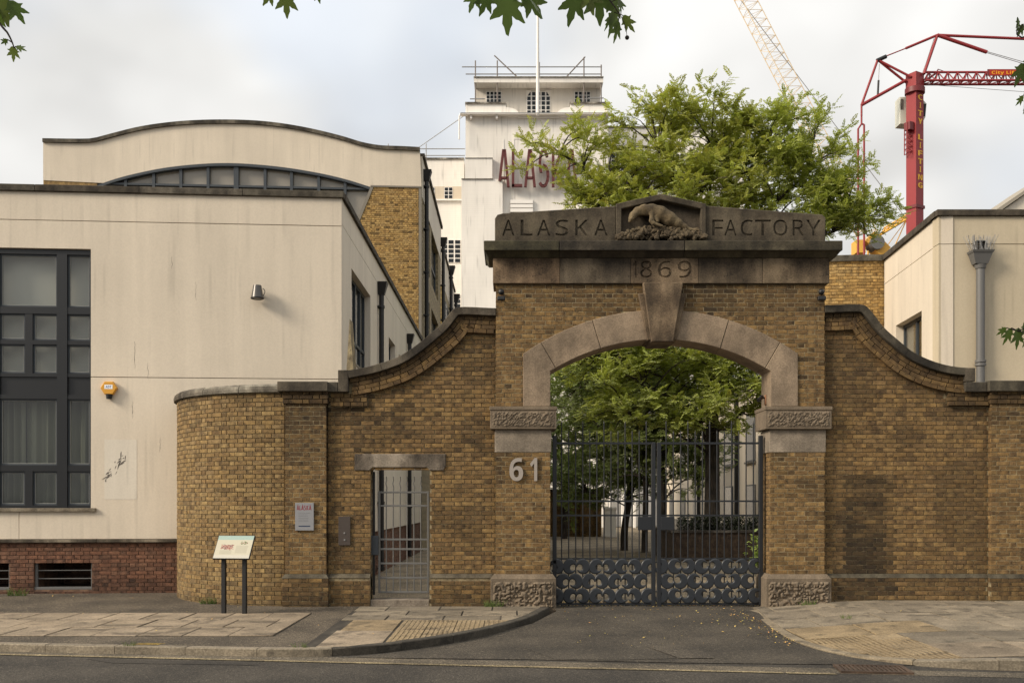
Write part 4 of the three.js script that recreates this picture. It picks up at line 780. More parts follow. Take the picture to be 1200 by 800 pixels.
  for (const [a, b] of [[v0, v1], [q0, q1]]) {
    const c = part('cellar_grille', [rb(a, a + .05, vb, vt, -.16, -.1, .005), rb(b - .03, b, vb, vt, -.16, -.1, .005), rb(a, b, vb, vb + .05, -.16, -.06, .005)].map(R), M.pipeGrey, G);
    for (let k = 1; k <= 2; k++) part('grille_bar', R(rb(a + .05, b - .03, lerp(vb + .05, vt, k / 3) - .009, lerp(vb + .05, vt, k / 3) + .009, -.14, -.12, .004)), M.pipeGrey, c);
    part('cellar_recess', [bx(a - .2, b + .2, vb - .1, vb - .002, -1.6, -.2), bx(a - .2, b + .2, vt + .002, vt + .1, -1.6, -.2), bx(a - .2, a - .002, vb, vt, -1.6, -.2), bx(b + .002, b + .2, vb, vt, -1.6, -.2), bx(a - .2, b + .2, vb - .1, vt + .1, -1.7, -1.602)].map(R), M.mortarRed, G);
  }
  // window
  const H = [297, 359, 367, 398, 403, 437, 441, 462, 466, 545, 552, 592], y = (p) => v(p, 60), X0 = [-41, -12, -3, 65, 77, 104];
  const wf = part('window_frame', [bx(w0 + .002, w1 - .002, y(297), wt - .002, -.2, -.06), bx(w0 + .002, w0 + .05, wb, y(297), -.2, -.06), bx(u(104), w1 - .002, wb, y(297), -.2, -.06), bx(u(65), u(77), wb, y(297), -.2, -.05), bx(u(-12), u(-3), wb, y(297), -.2, -.05),
    bx(w0 + .05, u(-12), y(367), y(359), -.2, -.06), bx(u(-3), u(65), y(367), y(359), -.2, -.06), bx(u(77), u(104), y(367), y(359), -.2, -.06)].map(R), M.frame, G);
  const cols = [[w0 + .05, u(-12)], [u(-3), u(65)], [u(77), u(104)]], mid = [u(27), u(36)];
  const trans = []; for (const [a, b] of cols) { trans.push(bx(a, b, y(403), y(398), -.19, -.065), bx(a, b, y(441), y(437), -.19, -.065), bx(a, b, y(552), y(545), -.19, -.065), bx(a, b, wb, y(592), -.19, -.065), bx(a, b, y(467), y(462), -.19, -.065)); }
  trans.push(bx(...mid, y(398), y(367), -.19, -.067), bx(...mid, y(437), y(403), -.19, -.067), bx(...mid, y(592), y(552), -.19, -.067));
  for (const q of trans) part('transom', R(q), M.frame, wf);
  for (const [a, b] of cols) part('spandrel_panel', R(bx(a, b, y(462), y(441), -.17, -.1)), M.frame, wf);
  const BEAD = mat([.3, .3, .28]), pane = (a, b, lo, hi) => { // sash with its own slim frame
    const f = .032; part('sash', [bx(a, b, lo, lo + f, -.16, -.1), bx(a, b, hi - f, hi, -.16, -.1), bx(a, a + f, lo + f, hi - f, -.16, -.1), bx(b - f, b, lo + f, hi - f, -.16, -.1)].map(R), M.frameBlue, wf);
    part('pane', R(bx(a + f, b - f, lo + f, hi - f, -.132, -.126)), M.glass, wf);
    const e = .009, q = f + e; part('glazing_bead', [bx(a + f, b - f, lo + f, lo + q, -.125, -.112), bx(a + f, b - f, hi - q, hi - f, -.125, -.112), bx(a + f, a + q, lo + q, hi - q, -.125, -.112), bx(b - q, b - f, lo + q, hi - q, -.125, -.112)].map(R), BEAD, wf);
  };
  for (const [a, b] of cols) {
    const halves = b - a > .9 ? [[a, mid[0]], [mid[1], b]] : [[a, b]];
    pane(a, b, y(359), y(297)); pane(a, b, y(545), y(467));
    for (const [c, e] of halves) { pane(c, e, y(398), y(367)); pane(c, e, y(437), y(403)); pane(c, e, y(592), y(552)); }
  }
  part('window_sill', R(rb(w0 - .05, w1 + .1, wb - .07, wb - .002, -.2, .06, .008)), stoneMat([.26, .22, .165]), G);
  part('roller_blind', R(bx(w0, w1, y(440), y(296), -.34, -.325)), M.blind, wf);
  { // curtains with folds, meeting loosely
    const cs = []; for (const [a, b] of [[w0 + .03, u(20)], [u(21), w1 - .02]]) { const g = new THREE.PlaneGeometry(b - a, y(466) - wb, 90, 1).translate((a + b) / 2, (y(466) + wb) / 2, -.4), p = g.attributes.position; for (let i = 0; i < p.count; i++) { const xx = p.getX(i); p.setZ(i, -.4 + .06 * Math.sin(xx * 34 + 2 * Math.sin(xx * 7)) + .02 * Math.sin(xx * 61)); } g.computeVertexNormals(); cs.push(meter(g.applyMatrix4(Rm), true)); }
    part('curtain', cs, M.curtain, wf);
  }
  part('room', [bx(w0 - .6, w1 + .6, wb - .3, wt + .2, -2.5, -2.4), bx(w0 - .6, w1 + .6, wb - .3, wb - .2, -2.4, -.23), bx(w0 - .6, w1 + .6, wt + .1, wt + .2, -2.4, -.23), bx(w0 - .6, w0 - .5, wb - .2, wt + .1, -2.4, -.23), bx(w1 + .5, w1 + .6, wb - .2, wt + .1, -2.4, -.23)].map(R), M.room, G);
  // side wall along the yard: plane x = 0 in local space, running back
  const zl = (d) => CAMZ - d - AZ, side = (pts, holes, x0, x1) => ext(pts.map(([d, q]) => [-zl(d), q]), 0, x1 - x0, 0, holes.map((h) => h.map(([d, q]) => [-zl(d), q]))).rotateY(Math.PI / 2).translate(x0, 0, 0);
  const dE = 36.9, win = [[20.8, 23.6, 4.7, 6.57], [27.1, 28.6, 4.45, 6.2], [29.5, 30.8, 4.6, 6.1]], hole = (w) => rect(w[0], w[1], w[2], w[3]);
  const sp = (pts, holes) => part('render_panel', meter(side(pts, holes, -.3, -.002)), M.creamSide, G);
  const jy = v(262, 398); // joint height at the corner
  sp([[19.63, jy + J], [dE, jy + J], [dE, 7.64], [19.63, 7.64]], []);
  sp([[19.63, pl], [dE, pl], [dE, jy - J], [19.63, jy - J]], win.map(hole));
  part('coping_stone', bx(-.4, .055, 7.642, 7.765, zl(dE), zl(19.7)), M.coping, G);
  part('plinth_core', bx(-.3, -.052, -.1, pl - .004, zl(dE), zl(19.65)), M.mortarRed, G);
  bricks(G, { seed: 72, v0: .02, v1: pl - .01, pal: 'red', single: 0, place: facing(V(-.04, 0, 0), Math.PI / 2), soot: (a, b, rr) => rr() < .1 ? 1 : 0, intervals: () => [[-zl(19.65), -zl(dE)]] });
  for (const w of win) {
    const f = part('flank_window', [bx(-.2, -.14, w[2], w[3], zl(w[0]) - .07, zl(w[0])), bx(-.2, -.14, w[2], w[3], zl(w[1]), zl(w[1]) + .07), bx(-.2, -.14, w[2], w[2] + .07, zl(w[1]), zl(w[0])), bx(-.2, -.14, w[3] - .07, w[3], zl(w[1]), zl(w[0])), ...(w[1] - w[0] > 2 ? [1, 2, 3].map((k) => bx(-.2, -.135, w[2], w[3], lerp(zl(w[0]), zl(w[1]), k / 4) - .035, lerp(zl(w[0]), zl(w[1]), k / 4) + .035)) : []), bx(-.2, -.136, w[2] + .5, w[2] + .56, zl(w[1]), zl(w[0]))], M.frameBlue, G);
    part('pane', bx(-.18, -.17, w[2], w[3], zl(w[1]), zl(w[0])), M.darkGlass, f);
    part('window_sill', bx(-.14, .012, w[2] - .05, w[2] - .002, zl(w[1]), zl(w[0])), stoneMat([.3, .27, .22]), f);
  }
  drainpipe(G, 0, zl(24.9), Y(331, 24.9), .1, M.black, 1.25); drainpipe(G, 0, zl(31.8), Y(391.6, 31.8), .1, M.black, 1.2);
  part('body', ext([[left + .3, -.1], [-.32, -.1], [-.32, 7.4], [left + .3, 7.4]], zl(dE) + .05, -3.2), M.grime, G);
  part('roof', bx(left + .3, -.42, 7.5, 7.58, zl(dE), -.35), M.grime, G);
}
{ // fittings on that front
  const fa = facade(AX, AZ, ASL), on = (px, py, o = .0) => { const [uu, vv] = fa.uv(px, py), q = V(uu, vv, o).applyMatrix4(new THREE.Matrix4().makeRotationY(fa.turn)); return [q.x + AX, q.y, q.z + AZ]; };
  const g = thing('alarm_box', 'hexagonal orange alarm box on the cream rendered wall', 'alarm box', null, on(128.5, 455, .004), fa.turn), hex = [];
  for (let k = 0; k < 6; k++) hex.push([Math.cos(k / 6 * 2 * Math.PI) * .155, Math.sin(k / 6 * 2 * Math.PI) * .14]);
  part('cover', ext(hex, 0, .09, .015, [], 3), mat([.62, .3, .03], { roughness: .45 }), g);
  const t = canvasTex(128, 64, (k) => { k.fillStyle = '#e9ecf0'; k.fillRect(0, 0, 128, 64); k.fillStyle = '#1d3a78'; k.font = 'bold 48px sans-serif'; k.textAlign = 'center'; k.fillText('ADT', 64, 50); });
  part('print', new THREE.PlaneGeometry(.15, .08).translate(-.0, .02, .0915), mat([1, 1, 1], { map: t, roughness: .4 }), g);
  part('strobe', meter(new THREE.CylinderGeometry(.06, .05, .09, 14).translate(0, -.16, .05), true), M.black, g);
  const l = thing('wall_lamp', 'small grey downlight bracketed on the cream rendered wall', 'lamp', null, on(303, 344, .002), fa.turn);
  part('lamp_body', [meter(new THREE.CylinderGeometry(.075, .12, .25, 18).translate(0, .0, .16), true), bar(V(0, .0, 0), V(0, 0, .1), .03, 8)], mat([.09, .085, .08], { roughness: .35, metalness: .5 }), l);
  part('lamp_rim', meter(new THREE.TorusGeometry(.112, .016, 8, 20).rotateX(Math.PI / 2).translate(0, -.12, .16), true), M.black, l);
  part('wire', tube(bez(V(.09, .08, .1), V(.16, .05, .06), V(.1, -.06, .1), 8), .008, .008, 5), M.ironGrey, l);
}
// ---------------------------------------------------------------- taller block behind, with the bowed parapet
{
  const BX = -3.3, BZ = -20, sl = .068, fa = facade(BX, BZ, sl), Rm = new THREE.Matrix4().makeRotationY(fa.turn), R = (g) => meter(g.applyMatrix4(Rm));
  const G = thing('bowed_building', 'taller cream building with a bowed parapet, arched strip window and yellow brick end', 'building', null, [BX, 0, BZ]);
  const P = (px, py) => fa.uv(px, py);
  const curve = (pts, n = 50) => new THREE.CatmullRomCurve3(pts.map(([a, b]) => V(...P(a, b), 0)), false, 'centripetal').getSpacedPoints(n).map((p) => [p.x, p.y]);
  const roof = curve([[50, 167], [90, 167.5], [108, 167], [130, 161.5], [165, 153], [210, 147], [262, 145], [310, 147], [355, 153.5], [400, 164], [425, 171.5], [445, 175], [470, 176], [492, 177.2]]);
  const arch = curve([[113, 217], [135, 209.5], [160, 203], [200, 195.5], [262, 191], [320, 194.5], [370, 202], [405, 210], [434, 219]], 40);
  const rEnd = P(493, 219), low = P(420, 253);
  part('render_panel', R(ext([P(50, 211), P(113, 214), ...arch.slice(1), [-.001, rEnd[1]], ...roof.slice().reverse()], -.3, 0)), M.cream, G);
  part('coping', R(ext([...roof.map(([a, b]) => [a, b + .002]), ...roof.map(([a, b]) => [a, b + .13]).reverse()], -.5, .08)), stoneMat([.15, .13, .1]), G);
  const bl = P(420, 253), bl2 = P(386, 330);
  // arched glazing
  const sill = P(262, 226)[1] - 1.6;
  const glazePoly = [...arch, bl, bl2, [P(386, 330)[0] - 6, sill], [arch[0][0], sill]];
  const PANE = new THREE.MeshPhysicalMaterial({ color: lin(.28, .255, .215), roughness: .08, ior: 1.5 });  // tan pane colour carries the sky reflected in the strip window
  const at = (uu) => { for (let i = 0; i + 1 < arch.length; i++) if ((uu - arch[i][0]) * (uu - arch[i + 1][0]) <= 0) return lerp(arch[i][1], arch[i + 1][1], (uu - arch[i][0]) / (arch[i + 1][0] - arch[i][0])); return arch[0][1]; };
  const fr = part('arched_frame', [R(ext([...arch.map(([a, b]) => [a, b - .003]), ...arch.map(([a, b]) => [a, b - .1]).reverse()], -.22, .012)), R(bx(arch[0][0], bl[0] + .3, P(262, 216.5)[1] - .05, P(262, 216.5)[1] + .02, -.22, -.06))], M.frameBlue, G);
  const mus = [113, 146, 179, 211, 243, 276, 310, 341, 373, 404, 433.5].map((px) => P(px, 216)[0]);
  for (let i = 0; i + 1 < mus.length; i++) { const a = mus[i] + .003, b = mus[i + 1] - .003, q = [[a, sill], [b, sill]]; for (let k = 8; k >= 0; k--) { const uu = lerp(a, b, k / 8); q.push([uu, Math.max(sill + .01, at(uu) - .02)]); } part('pane', R(ext(q, -.3 - .002 * (i % 2), -.22 - .004 * (i % 3))), PANE, fr); }
  for (const px of [146, 179, 211, 243, 276, 310, 341, 373, 404]) { const [uu] = P(px, 210), w = px === 276 ? .085 : .05; part('mullion', R(bx(uu - w, uu + w, sill, at(uu) - .1, -.22, -.05)), M.frameBlue, fr); }
  // brick end wall, battered inner edge
  const bt = P(450, 219)[1] - .01, e0 = P(434, 219), e1 = P(420, 253), slope = (e1[0] - e0[0]) / (e1[1] - e0[1]), edge = (y) => e0[0] + slope * (y - e0[1]);
  part('mortar_core', R(ext([[edge(5), 5], [-.012, 5], [-.012, bt], [edge(bt), bt]], -.3, -.013)), mat([.5, .34, .14], { map: T.brick }), G);
  bricks(G, { seed: 81, v0: 6, v1: bt - .02, pal: 'buff', eye: 11, dark: .075, place: (a, b) => Rm.clone().multiply(new THREE.Matrix4().makeTranslation(a, b, 0)), intervals: (b) => [[edge(b) + .12, -.11]] });
  part('edge_trim', [R(ext([[edge(5) + .0, 5], [edge(5) + .11, 5], [edge(bt) + .11, bt], [edge(bt), bt]], -.3, .02)), R(bx(-.1, -.0, 5, bt, -.3, .012)), R(bx(edge(bt), 0, bt + .002, bt + .06, -.25, .03))], mat([.2, .18, .15]), G);
  part('brick_return', R(bx(P(50, 213)[0], P(113, 213)[0], 9, P(80, 211)[1] - .003, -.3, -.02)), mat([.42, .27, .11], { map: T.brick }), G);
  part('body', R(bx(P(50, 200)[0] + .3, -.4, 0, 12.3, -9.5, -.5)), M.grime, G);
  part('gable_side', R(bx(P(50, 200)[0], P(50, 200)[0] + .25, 0, roof[0][1] - .05, -9.5, -.301)), M.cream, G);
  // yard side
  const zl = (d) => CAMZ - d - BZ, side = (pts, holes, x0, x1) => meter(ext(pts.map(([d, q]) => [-zl(d), q]), 0, x1 - x0, 0, holes.map((h) => h.map(([d, q]) => [-zl(d), q]))).rotateY(Math.PI / 2).translate(x0, 0, 0));
  const tp = 14.52, wins = [[38.6, 40.9, 10.8, 13.0], [41.8, 45.7, 10.8, 13.0], [38.6, 40.9, 6.6, 9.8], [41.8, 45.7, 6.6, 9.8]];
  part('render_panel', side([[37.35, 13.02], [47.2, 13.02], [47.2, tp], [37.35, tp]], [], -.3, -.0), M.creamSide, G);
  part('flank_wall', side([[37.35, 0], [47.2, 0], [47.2, 13.0], [37.35, 13.0]], wins.map((w) => rect(w[0], w[1], w[2], w[3])), -.3, -.02), mat([.4, .32, .2], { map: T.brick }), G);
  for (const w of wins) { const f = part('flank_window', [bx(-.22, -.15, w[2], w[3], zl(w[0]) - .08, zl(w[0])), bx(-.22, -.15, w[2], w[3], zl(w[1]), zl(w[1]) + .08), bx(-.22, -.15, lerp(w[2], w[3], .5) - .05, lerp(w[2], w[3], .5) + .05, zl(w[1]), zl(w[0]))], M.frameBlue, G); part('pane', bx(-.2, -.19, w[2], w[3], zl(w[1]), zl(w[0])), M.darkGlass, f); }
  part('coping', bx(-.5, .08, tp + .002, tp + .13, zl(47.25), zl(37.4)), stoneMat([.13, .11, .085]), G);
  drainpipe(G, 0, zl(37.9), Y(200, 37.9), 4, M.black, 1.6); drainpipe(G, 0, zl(47.05), Y(279, 47.05), 4, M.black, 1.6);
}
{ // lower block continuing the yard side
  const CX = -3.3, CZ = Z(48.4), G = thing('yard_block', 'low cream and brick block with drainpipes beside the white tower', 'building', null, [CX, 0, CZ]), zl = (d) => Z(d) - CZ;
  part('brick_wall', bx(-8, -.02, 0, 13.3, -.3, 0), mat([.5, .36, .16], { map: T.brick }), G);
  part('flank_wall', bx(-.3, 0, 0, 12.2, zl(58), -.302), mat([.42, .34, .22], { map: T.brick }), G);
  part('render_band', bx(-.3, .01, 12.202, 13.8, zl(58), .0), M.creamSide, G);
  part('coping', bx(-.5, .08, 13.802, 13.93, zl(58.05), .05), stoneMat([.13, .11, .085]), G);
  for (const [a, b] of [[50, 52.4], [54, 56.6]]) for (const [c, e] of [[9, 11.6], [5, 7.6]]) { const f = part('flank_window', bx(-.1, .03, c - .1, e + .1, zl(b) - .08, zl(a) + .08), M.frameBlue, G); part('pane', bx(-.09, .034, c, e, zl(b), zl(a)), M.darkGlass, f); }
  drainpipe(G, 0, zl(52.9), Y(312, 52.9), 3, M.black, 1.8); drainpipe(G, 0, zl(57.6), Y(345, 57.6), 3, M.black, 1.8);
}
// ---------------------------------------------------------------- white tower with the red lettering
{
  const D = 75, G = thing('white_tower', 'white art deco factory tower with tall red letters, flagpole and roof scaffolding', 'tower', null, [0, 0, Z(D)]), x = (px, d = D) => X(px, d), y = (py, d = D) => Y(py, d), B = (a, b, t, u, z0, z1) => bx(x(a), x(b), t === null ? 0 : y(t), y(u), z0, z1);
  part('shaft', B(545.5, 712.5, null, 139, -12, 0), M.white, G);
  part('bastion', B(545.5, 593, 139, 122, -6, .002), M.white, G); part('bastion', B(668, 713, 139, 122, -6, .002), M.white, G);
  for (const [a, b] of [[545, 593.5], [667.5, 713.5]]) part('bastion_coping', bx(x(a), x(b), y(122) + .003, y(120), -6.1, .12), M.grime, G);
  part('parapet', B(607, 655, 139, 136, -.5, .15), M.whiteTrim, G);
  for (const [a, b, s] of [[593, 609, 1], [668, 652, -1]]) { const p = []; for (let k = 0; k <= 8; k++) { const t = k / 8; p.push([lerp(x(a), x(b), t), lerp(y(125.5), y(134.5), 1 - Math.sqrt(1 - t * t))]); } part('curved_shoulder', ext([...p, [x(b), y(139)], [x(a), y(139)]].slice(0), -2.5, -.02), M.white, G); }
  part('ledge', B(540, 716, 136.6, 135.4, .02, .5), M.whiteTrim, G);
  for (const px of [552, 582, 675, 705]) part('bracket', B(px - 1, px + 1.4, 141, 136.7, .02, .4), M.whiteTrim, G);
  part('stepped_pilaster', B(541, 589, null, 212, .003, .4), M.white, G); part('stepped_pilaster', B(545, 577, 212, 187, .003, .3), M.white, G);
  part('pilaster_top', B(541, 578, 212, 211.4, .003, .5), M.grime, G); part('pilaster_top', B(545, 577.5, 187, 186.5, .003, .36), M.grime, G);
  part('stepped_pilaster', B(676, 712, null, 212, .003, .4), M.white, G);
  part('raised_panel', B(602, 668, 163, 151, .003, .03), M.white, G);
  for (const px of [590, 602]) part('fluting', B(px - .3, px + .5, 232, 163, .003, .03), M.whiteTrim, G);
  const lv = part('louvre', B(598, 624.5, 252, 234.5, .003, .06), M.grime, G); for (let k = 0; k < 3; k++) part('slat', B(598, 624.5, 239 + k * 5, 235 + k * 5, .062, .2), M.whiteTrim, lv);
  // penthouse
  const B2 = (a, b, t, u, z0, z1) => bx(x(a, D - z1), x(b, D - z1), y(t, D - z1), y(u, D - z1), z0, z1);
  part('penthouse', B2(558, 703.5, 145, 94, -7, -2), mat([.7, .66, .6], { map: T.wash }), G);
  part('roof_slab', B2(555.5, 707, 96.5, 90, -8, -.9), M.white, G);
  part('roof_edge', B2(555, 707.5, 90, 89.2, -8.1, -.8), M.grime, G);
  const win = (a, b, t, u, nx, ny, z) => { const f = part('window', B2(a, b, u, t, z, z + .05), M.whiteTrim, G); for (let i = 0; i < nx; i++) for (let j = 0; j < ny; j++) part('pane', B2(lerp(a, b, (i + .17) / nx), lerp(a, b, (i + .88) / nx), lerp(t, u, (j + .88) / ny), lerp(t, u, (j + .14) / ny), z + .045, z + .09), M.darkGlass, f); };
  win(569.5, 587.5, 107, 119.8, 4, 3, -2); win(673, 692, 107, 119.8, 4, 3, -2); win(617, 645, 107, 134, 5, 5, -2);
  for (const [a, b] of [[616.5, 622.5], [645.5, 639.5]]) part('window_chamfer', ext([[x(a, 77), y(106.5, 77)], [x(b, 77), y(106.5, 77)], [x(a, 77), y(115, 77)]], -1.98, -1.88), mat([.7, .66, .6]), G);
  // wings
  const W = part('wing_wall', bx(x(480, 78), x(544, 78), 0, y(187, 78), -3 - 10, -3), M.white, G);
  part('wing_wall', bx(x(712, 78), x(872, 78), 0, y(150, 78), -3 - 10, -3), M.white, G);
  part('wing_parapet', bx(x(480, 78), x(544, 78), y(186.9, 78), y(185, 78), -3.6, -2.9), M.grime, G); part('wing_parapet', bx(x(712, 78), x(872, 78), y(149.9, 78), y(148, 78), -3.6, -2.9), M.grime, G);
  const wx = (a, b, t, u, nx, ny) => { const f = part('window', bx(x(a, 78), x(b, 78), y(u, 78), y(t, 78), -2.999, -2.94), M.whiteTrim, G); for (let i = 0; i < nx; i++) for (let j = 0; j < ny; j++) part('pane', bx(x(lerp(a, b, (i + .12) / nx), 78), x(lerp(a, b, (i + .9) / nx), 78), y(lerp(t, u, (j + .9) / ny), 78), y(lerp(t, u, (j + .12) / ny), 78), -2.95, -2.92), M.darkGlass, f); };
  part('window_band', bx(x(500, 78), x(543, 78), y(234, 78), y(218.5, 78), -2.999, -2.96), mat([.66, .58, .47], { map: T.wash }), G);
  for (const [a, b] of [[503.5, 509.5], [520.5, 530.5]]) wx(a, b, 219.5, 233, a > 515 ? 2 : 1, 3);
  wx(517, 540, 281, 308, 3, 5); wx(517, 540, 345, 372, 3, 5); wx(517, 540, 410, 436, 3, 5);
  part('wing_ledge', bx(x(498, 78), x(544, 78), y(235.5, 78), y(234, 78), -2.98, -2.8), M.whiteTrim, G);
  for (let r = 0; r < 6; r++) for (const a of [716, 748, 780, 812, 844]) wx(a, a + 22, 180 + r * 64, 207 + r * 64, 4, 4);
  for (let k = 0; k < 5; k++) part('ground_pier', bx(x(700 + k * 14, 74), x(702.5 + k * 14, 74), 0, 3.4, 1, 1.4), M.whiteTrim, G);
  // red lettering standing off the wall
  const ly0 = y(221.5), ly1 = y(178), z0 = .35, z1 = .6, st = .19, letters = [];
  const stroke = (x0, y0_, x1, y1_, w = st) => { const a = V(x0, y0_, (z0 + z1) / 2), b = V(x1, y1_, (z0 + z1) / 2); return beam(a, b, w, z1 - z0); };
  const A = (a, b, dip = 0) => { const m = (a + b) / 2, h = ly1 - ly0, xa = x(a) + .1, xb = x(b) - .1, xm = x(m); return [stroke(xa, ly0 + dip, xm - .05, ly1), stroke(xb, ly0, xm + .05, ly1), stroke(lerp(xa, xm, .26), ly0 + h * .24, lerp(xb, xm, .26), ly0 + h * .24, .16)]; };
  const arcS = (cx_, cy, rx, ry, a0, a1, n) => { const o = []; for (let k = 0; k < n; k++) { const t0 = lerp(a0, a1, k / n), t1 = lerp(a0, a1, (k + 1.12) / n); o.push(stroke(cx_ + rx * Math.cos(t0), cy + ry * Math.sin(t0), cx_ + rx * Math.cos(t1), cy + ry * Math.sin(t1))); } return o; };
  const h = ly1 - ly0, defs = [A(584, 597.5, .45), [stroke(x(601.2), ly0, x(601.2), ly1), stroke(x(600), ly0 + .1, x(612), ly0 + .1)], A(614, 628),
    [...arcS(x(637), ly1 - h * .36, x(641.5) - x(637), h * .34, .5, Math.PI * 1.25, 8), ...arcS(x(636.5), ly0 + h * .3, x(642) - x(636.5), h * .28, Math.PI * .55, -Math.PI * .75, 9)],
    [stroke(x(648), ly0, x(648), ly1), stroke(x(648.4), ly0 + h * .32, x(657.5), ly1), stroke(x(650.5), ly0 + h * .48, x(658), ly0)], A(662, 676.5)];
  for (const d of defs) part('letter', d, M.signRed, G);
  // flagpole and scaffolding
  const bp = (a, b, c, d, r = .045, z = -1) => bar(V(x(a), y(b), z), V(x(c), y(d), z), r, 5);
  part('flagpole', bar(V(x(630), y(138), .4), V(x(630), y(-60), .4), .13, 8, .08), M.whiteTrim, G);
  const sc = part('scaffold', [bp(540.5, 71.5, 707, 71.5), bp(545, 80, 706, 80), bp(550, 109.5, 568, 109.5), bp(690, 108.5, 709, 108.5), bp(540, 136, 712, 136, .04, .6)], M.steel, G);
  for (const [a, b, c, d] of [[556.5, 64, 556.5, 120], [582.5, 64, 582.5, 120], [632.5, 66, 632.5, 90], [685.5, 60, 685.5, 120], [706, 69, 706, 120], [579, 58, 612, 89], [687, 59.5, 661, 87.5]]) part('scaffold_pole', bp(a, b, c, d, .05), mat([.2, .17, .15], { roughness: .6 }), sc);
  part('wing_rail', [bar(V(x(480, 78), y(169, 78), -4), V(x(544, 78), y(169, 78), -4), .04, 5), bar(V(x(480, 78), y(177, 78), -4), V(x(544, 78), y(177, 78), -4), .04, 5), bar(V(x(498, 78), y(163, 78), -4), V(x(498, 78), y(187, 78), -4), .04, 5), bar(V(x(453, 78), y(163, 78), -4), V(x(453, 78), y(187, 78), -4), .04, 5), bar(V(x(545), y(128), -1), V(x(487, 78), y(169, 78), -4), .03, 5), bar(V(x(836, 78), y(138, 78), -4), V(x(862, 78), y(138, 78), -4), .06, 5)], M.steel, G);
  part('corner_pipe', [bar(V(x(540), y(136), .5), V(x(538.5), y(140), .5), .06, 6), bar(V(x(538.5), y(140), .5), V(x(538.5), y(166), .5), .06, 6)], M.whiteTrim, G);
}
// ---------------------------------------------------------------- buildings on the other side of the yard
{
  const rx = 8.87, rz = Z(21.1), G = thing('rendered_building', 'cream rendered corner building with a grey drainpipe, above the sooty wall', 'building', null, [rx, 0, rz]), top = 7.72;
  const q = (px, py, d = 21.1) => [X(px, d) - rx, Y(py, d)], jy = q(1100, 286)[1], J = .006;
  for (const [a, b] of [[0, jy - J], [jy + J, top]]) part('render_panel', ext(rect(.0, 14, a, b), -.3, 0, .004), mat([.66, .58, .44], { map: T.render, bumpMap: T.renderB, bumpScale: .0015 }), G);  // street front a darker cream than the flank, its shade put into the colour
  for (let k = 0; k < 6; k++) part('coping_stone', rb(-.05 + k * 2.35 + .003, -.05 + (k + 1) * 2.35 - .003, top + .002, top + .13, -.35, .06, .01), [M.coping, stoneMat([.17, .15, .115])][k % 2], G);
  // flank, slightly turned
  const turn = Math.atan(.0756), L = 3.87, Rm = new THREE.Matrix4().makeRotationY(-Math.PI / 2 - turn), F = (g) => meter(g.applyMatrix4(Rm));   // local u runs towards the street
  const w = [-1.95, -.6, 4.3, 5.7];
  { const k = (px) => { const s = (px - 600) / FOCAL, t = (s * 21.1 - rx) / (.0756 - s); return -t; }, dd = (u) => 21.1 - u; const a = k(1050), b = k(1080.5); w[0] = a; w[1] = b; w[3] = Y(363, dd(b)) - .02; w[2] = w[3] - 1.75; }
  part('render_panel', F(ext(rect(-L, -.004, jy + J, top), -.3, 0, .003)), M.cream, G);
  part('render_panel', F(ext(rect(-L, -.004, 0, jy - J), -.3, 0, .003, [rect(w[0], w[1], w[2], w[3])])), M.cream, G);
  part('coping_stone', F(bx(-L, -.07, top + .002, top + .13, -.35, .06)), M.coping, G);
  const f = part('flank_window', [bx(w[0], w[0] + .07, w[2], w[3], -.24, -.18), bx(w[1] - .07, w[1], w[2], w[3], -.24, -.18), bx(w[0] + .07, w[1] - .07, w[2], w[2] + .07, -.24, -.18), bx(w[0] + .07, w[1] - .07, w[3] - .07, w[3], -.24, -.18), bx((w[0] + w[1]) / 2 - .04, (w[0] + w[1]) / 2 + .04, w[2], w[3], -.235, -.175)].map(F), M.frameBlue, G);
  part('pane', F(bx(w[0], w[1], w[2], w[3], -.215, -.205)), M.glass, f); part('curtain', F(bx(w[0], w[1], w[2], w[3], -.29, -.27)), mat([.5, .44, .33], { map: T.cloth }), f);
  part('body', bx(.7, 13.9, 0, 7.5, -3.8, -.32), M.grime, G);
  // drainpipe with spiked hopper
  const hx = q(1145.5, 300)[0], p = part('drainpipe', [meter(new THREE.CylinderGeometry(.085, .085, q(0, 313)[1], 16).translate(hx + .02, q(0, 313)[1] / 2, .11), true)], M.pipeGrey, G);
  part('pipe_collar', [424, 428].map((py) => meter(new THREE.CylinderGeometry(.11, .11, .05, 16).translate(hx + .02, q(0, py)[1], .11), true)).concat([meter(new THREE.CylinderGeometry(.12, .1, .08, 16).translate(hx + .02, q(0, 314)[1], .11), true)]), M.pipeGrey, p);
  const ht = q(0, 299)[1], hb = q(0, 311)[1];
  part('hopper_head', [frustum(hx - .12, hx + .14, .02, .2, hb, hx - .19, hx + .21, .005, .26, ht), frustum(hx - .2, hx + .22, .005, .27, ht + .003, hx - .22, hx + .24, .005, .29, ht + .05)], M.pipeGrey, p);
  part('hopper_outlet', [bx(hx - .1, hx - .08, ht + .05, ht + .24, .02, .2), bx(hx + .08, hx + .1, ht + .05, ht + .24, .02, .2), bx(hx - .1, hx + .1, ht + .241, ht + .26, .02, .2)], M.pipeGrey, p);
  const sp = [], r = mulberry(6); for (let k = 0; k < 46; k++) { const t = k / 45, xx = lerp(hx - .2, hx + .22, t), lean = (t - .5) * .2; sp.push(bar(V(xx, ht + .03, .26 * r() + .02), V(xx + lean + (r() - .5) * .05, ht + .34 + r() * .03, .28 * r() + .02), .0045, 4)); }
  part('bird_spikes', sp, M.steel, p);
}
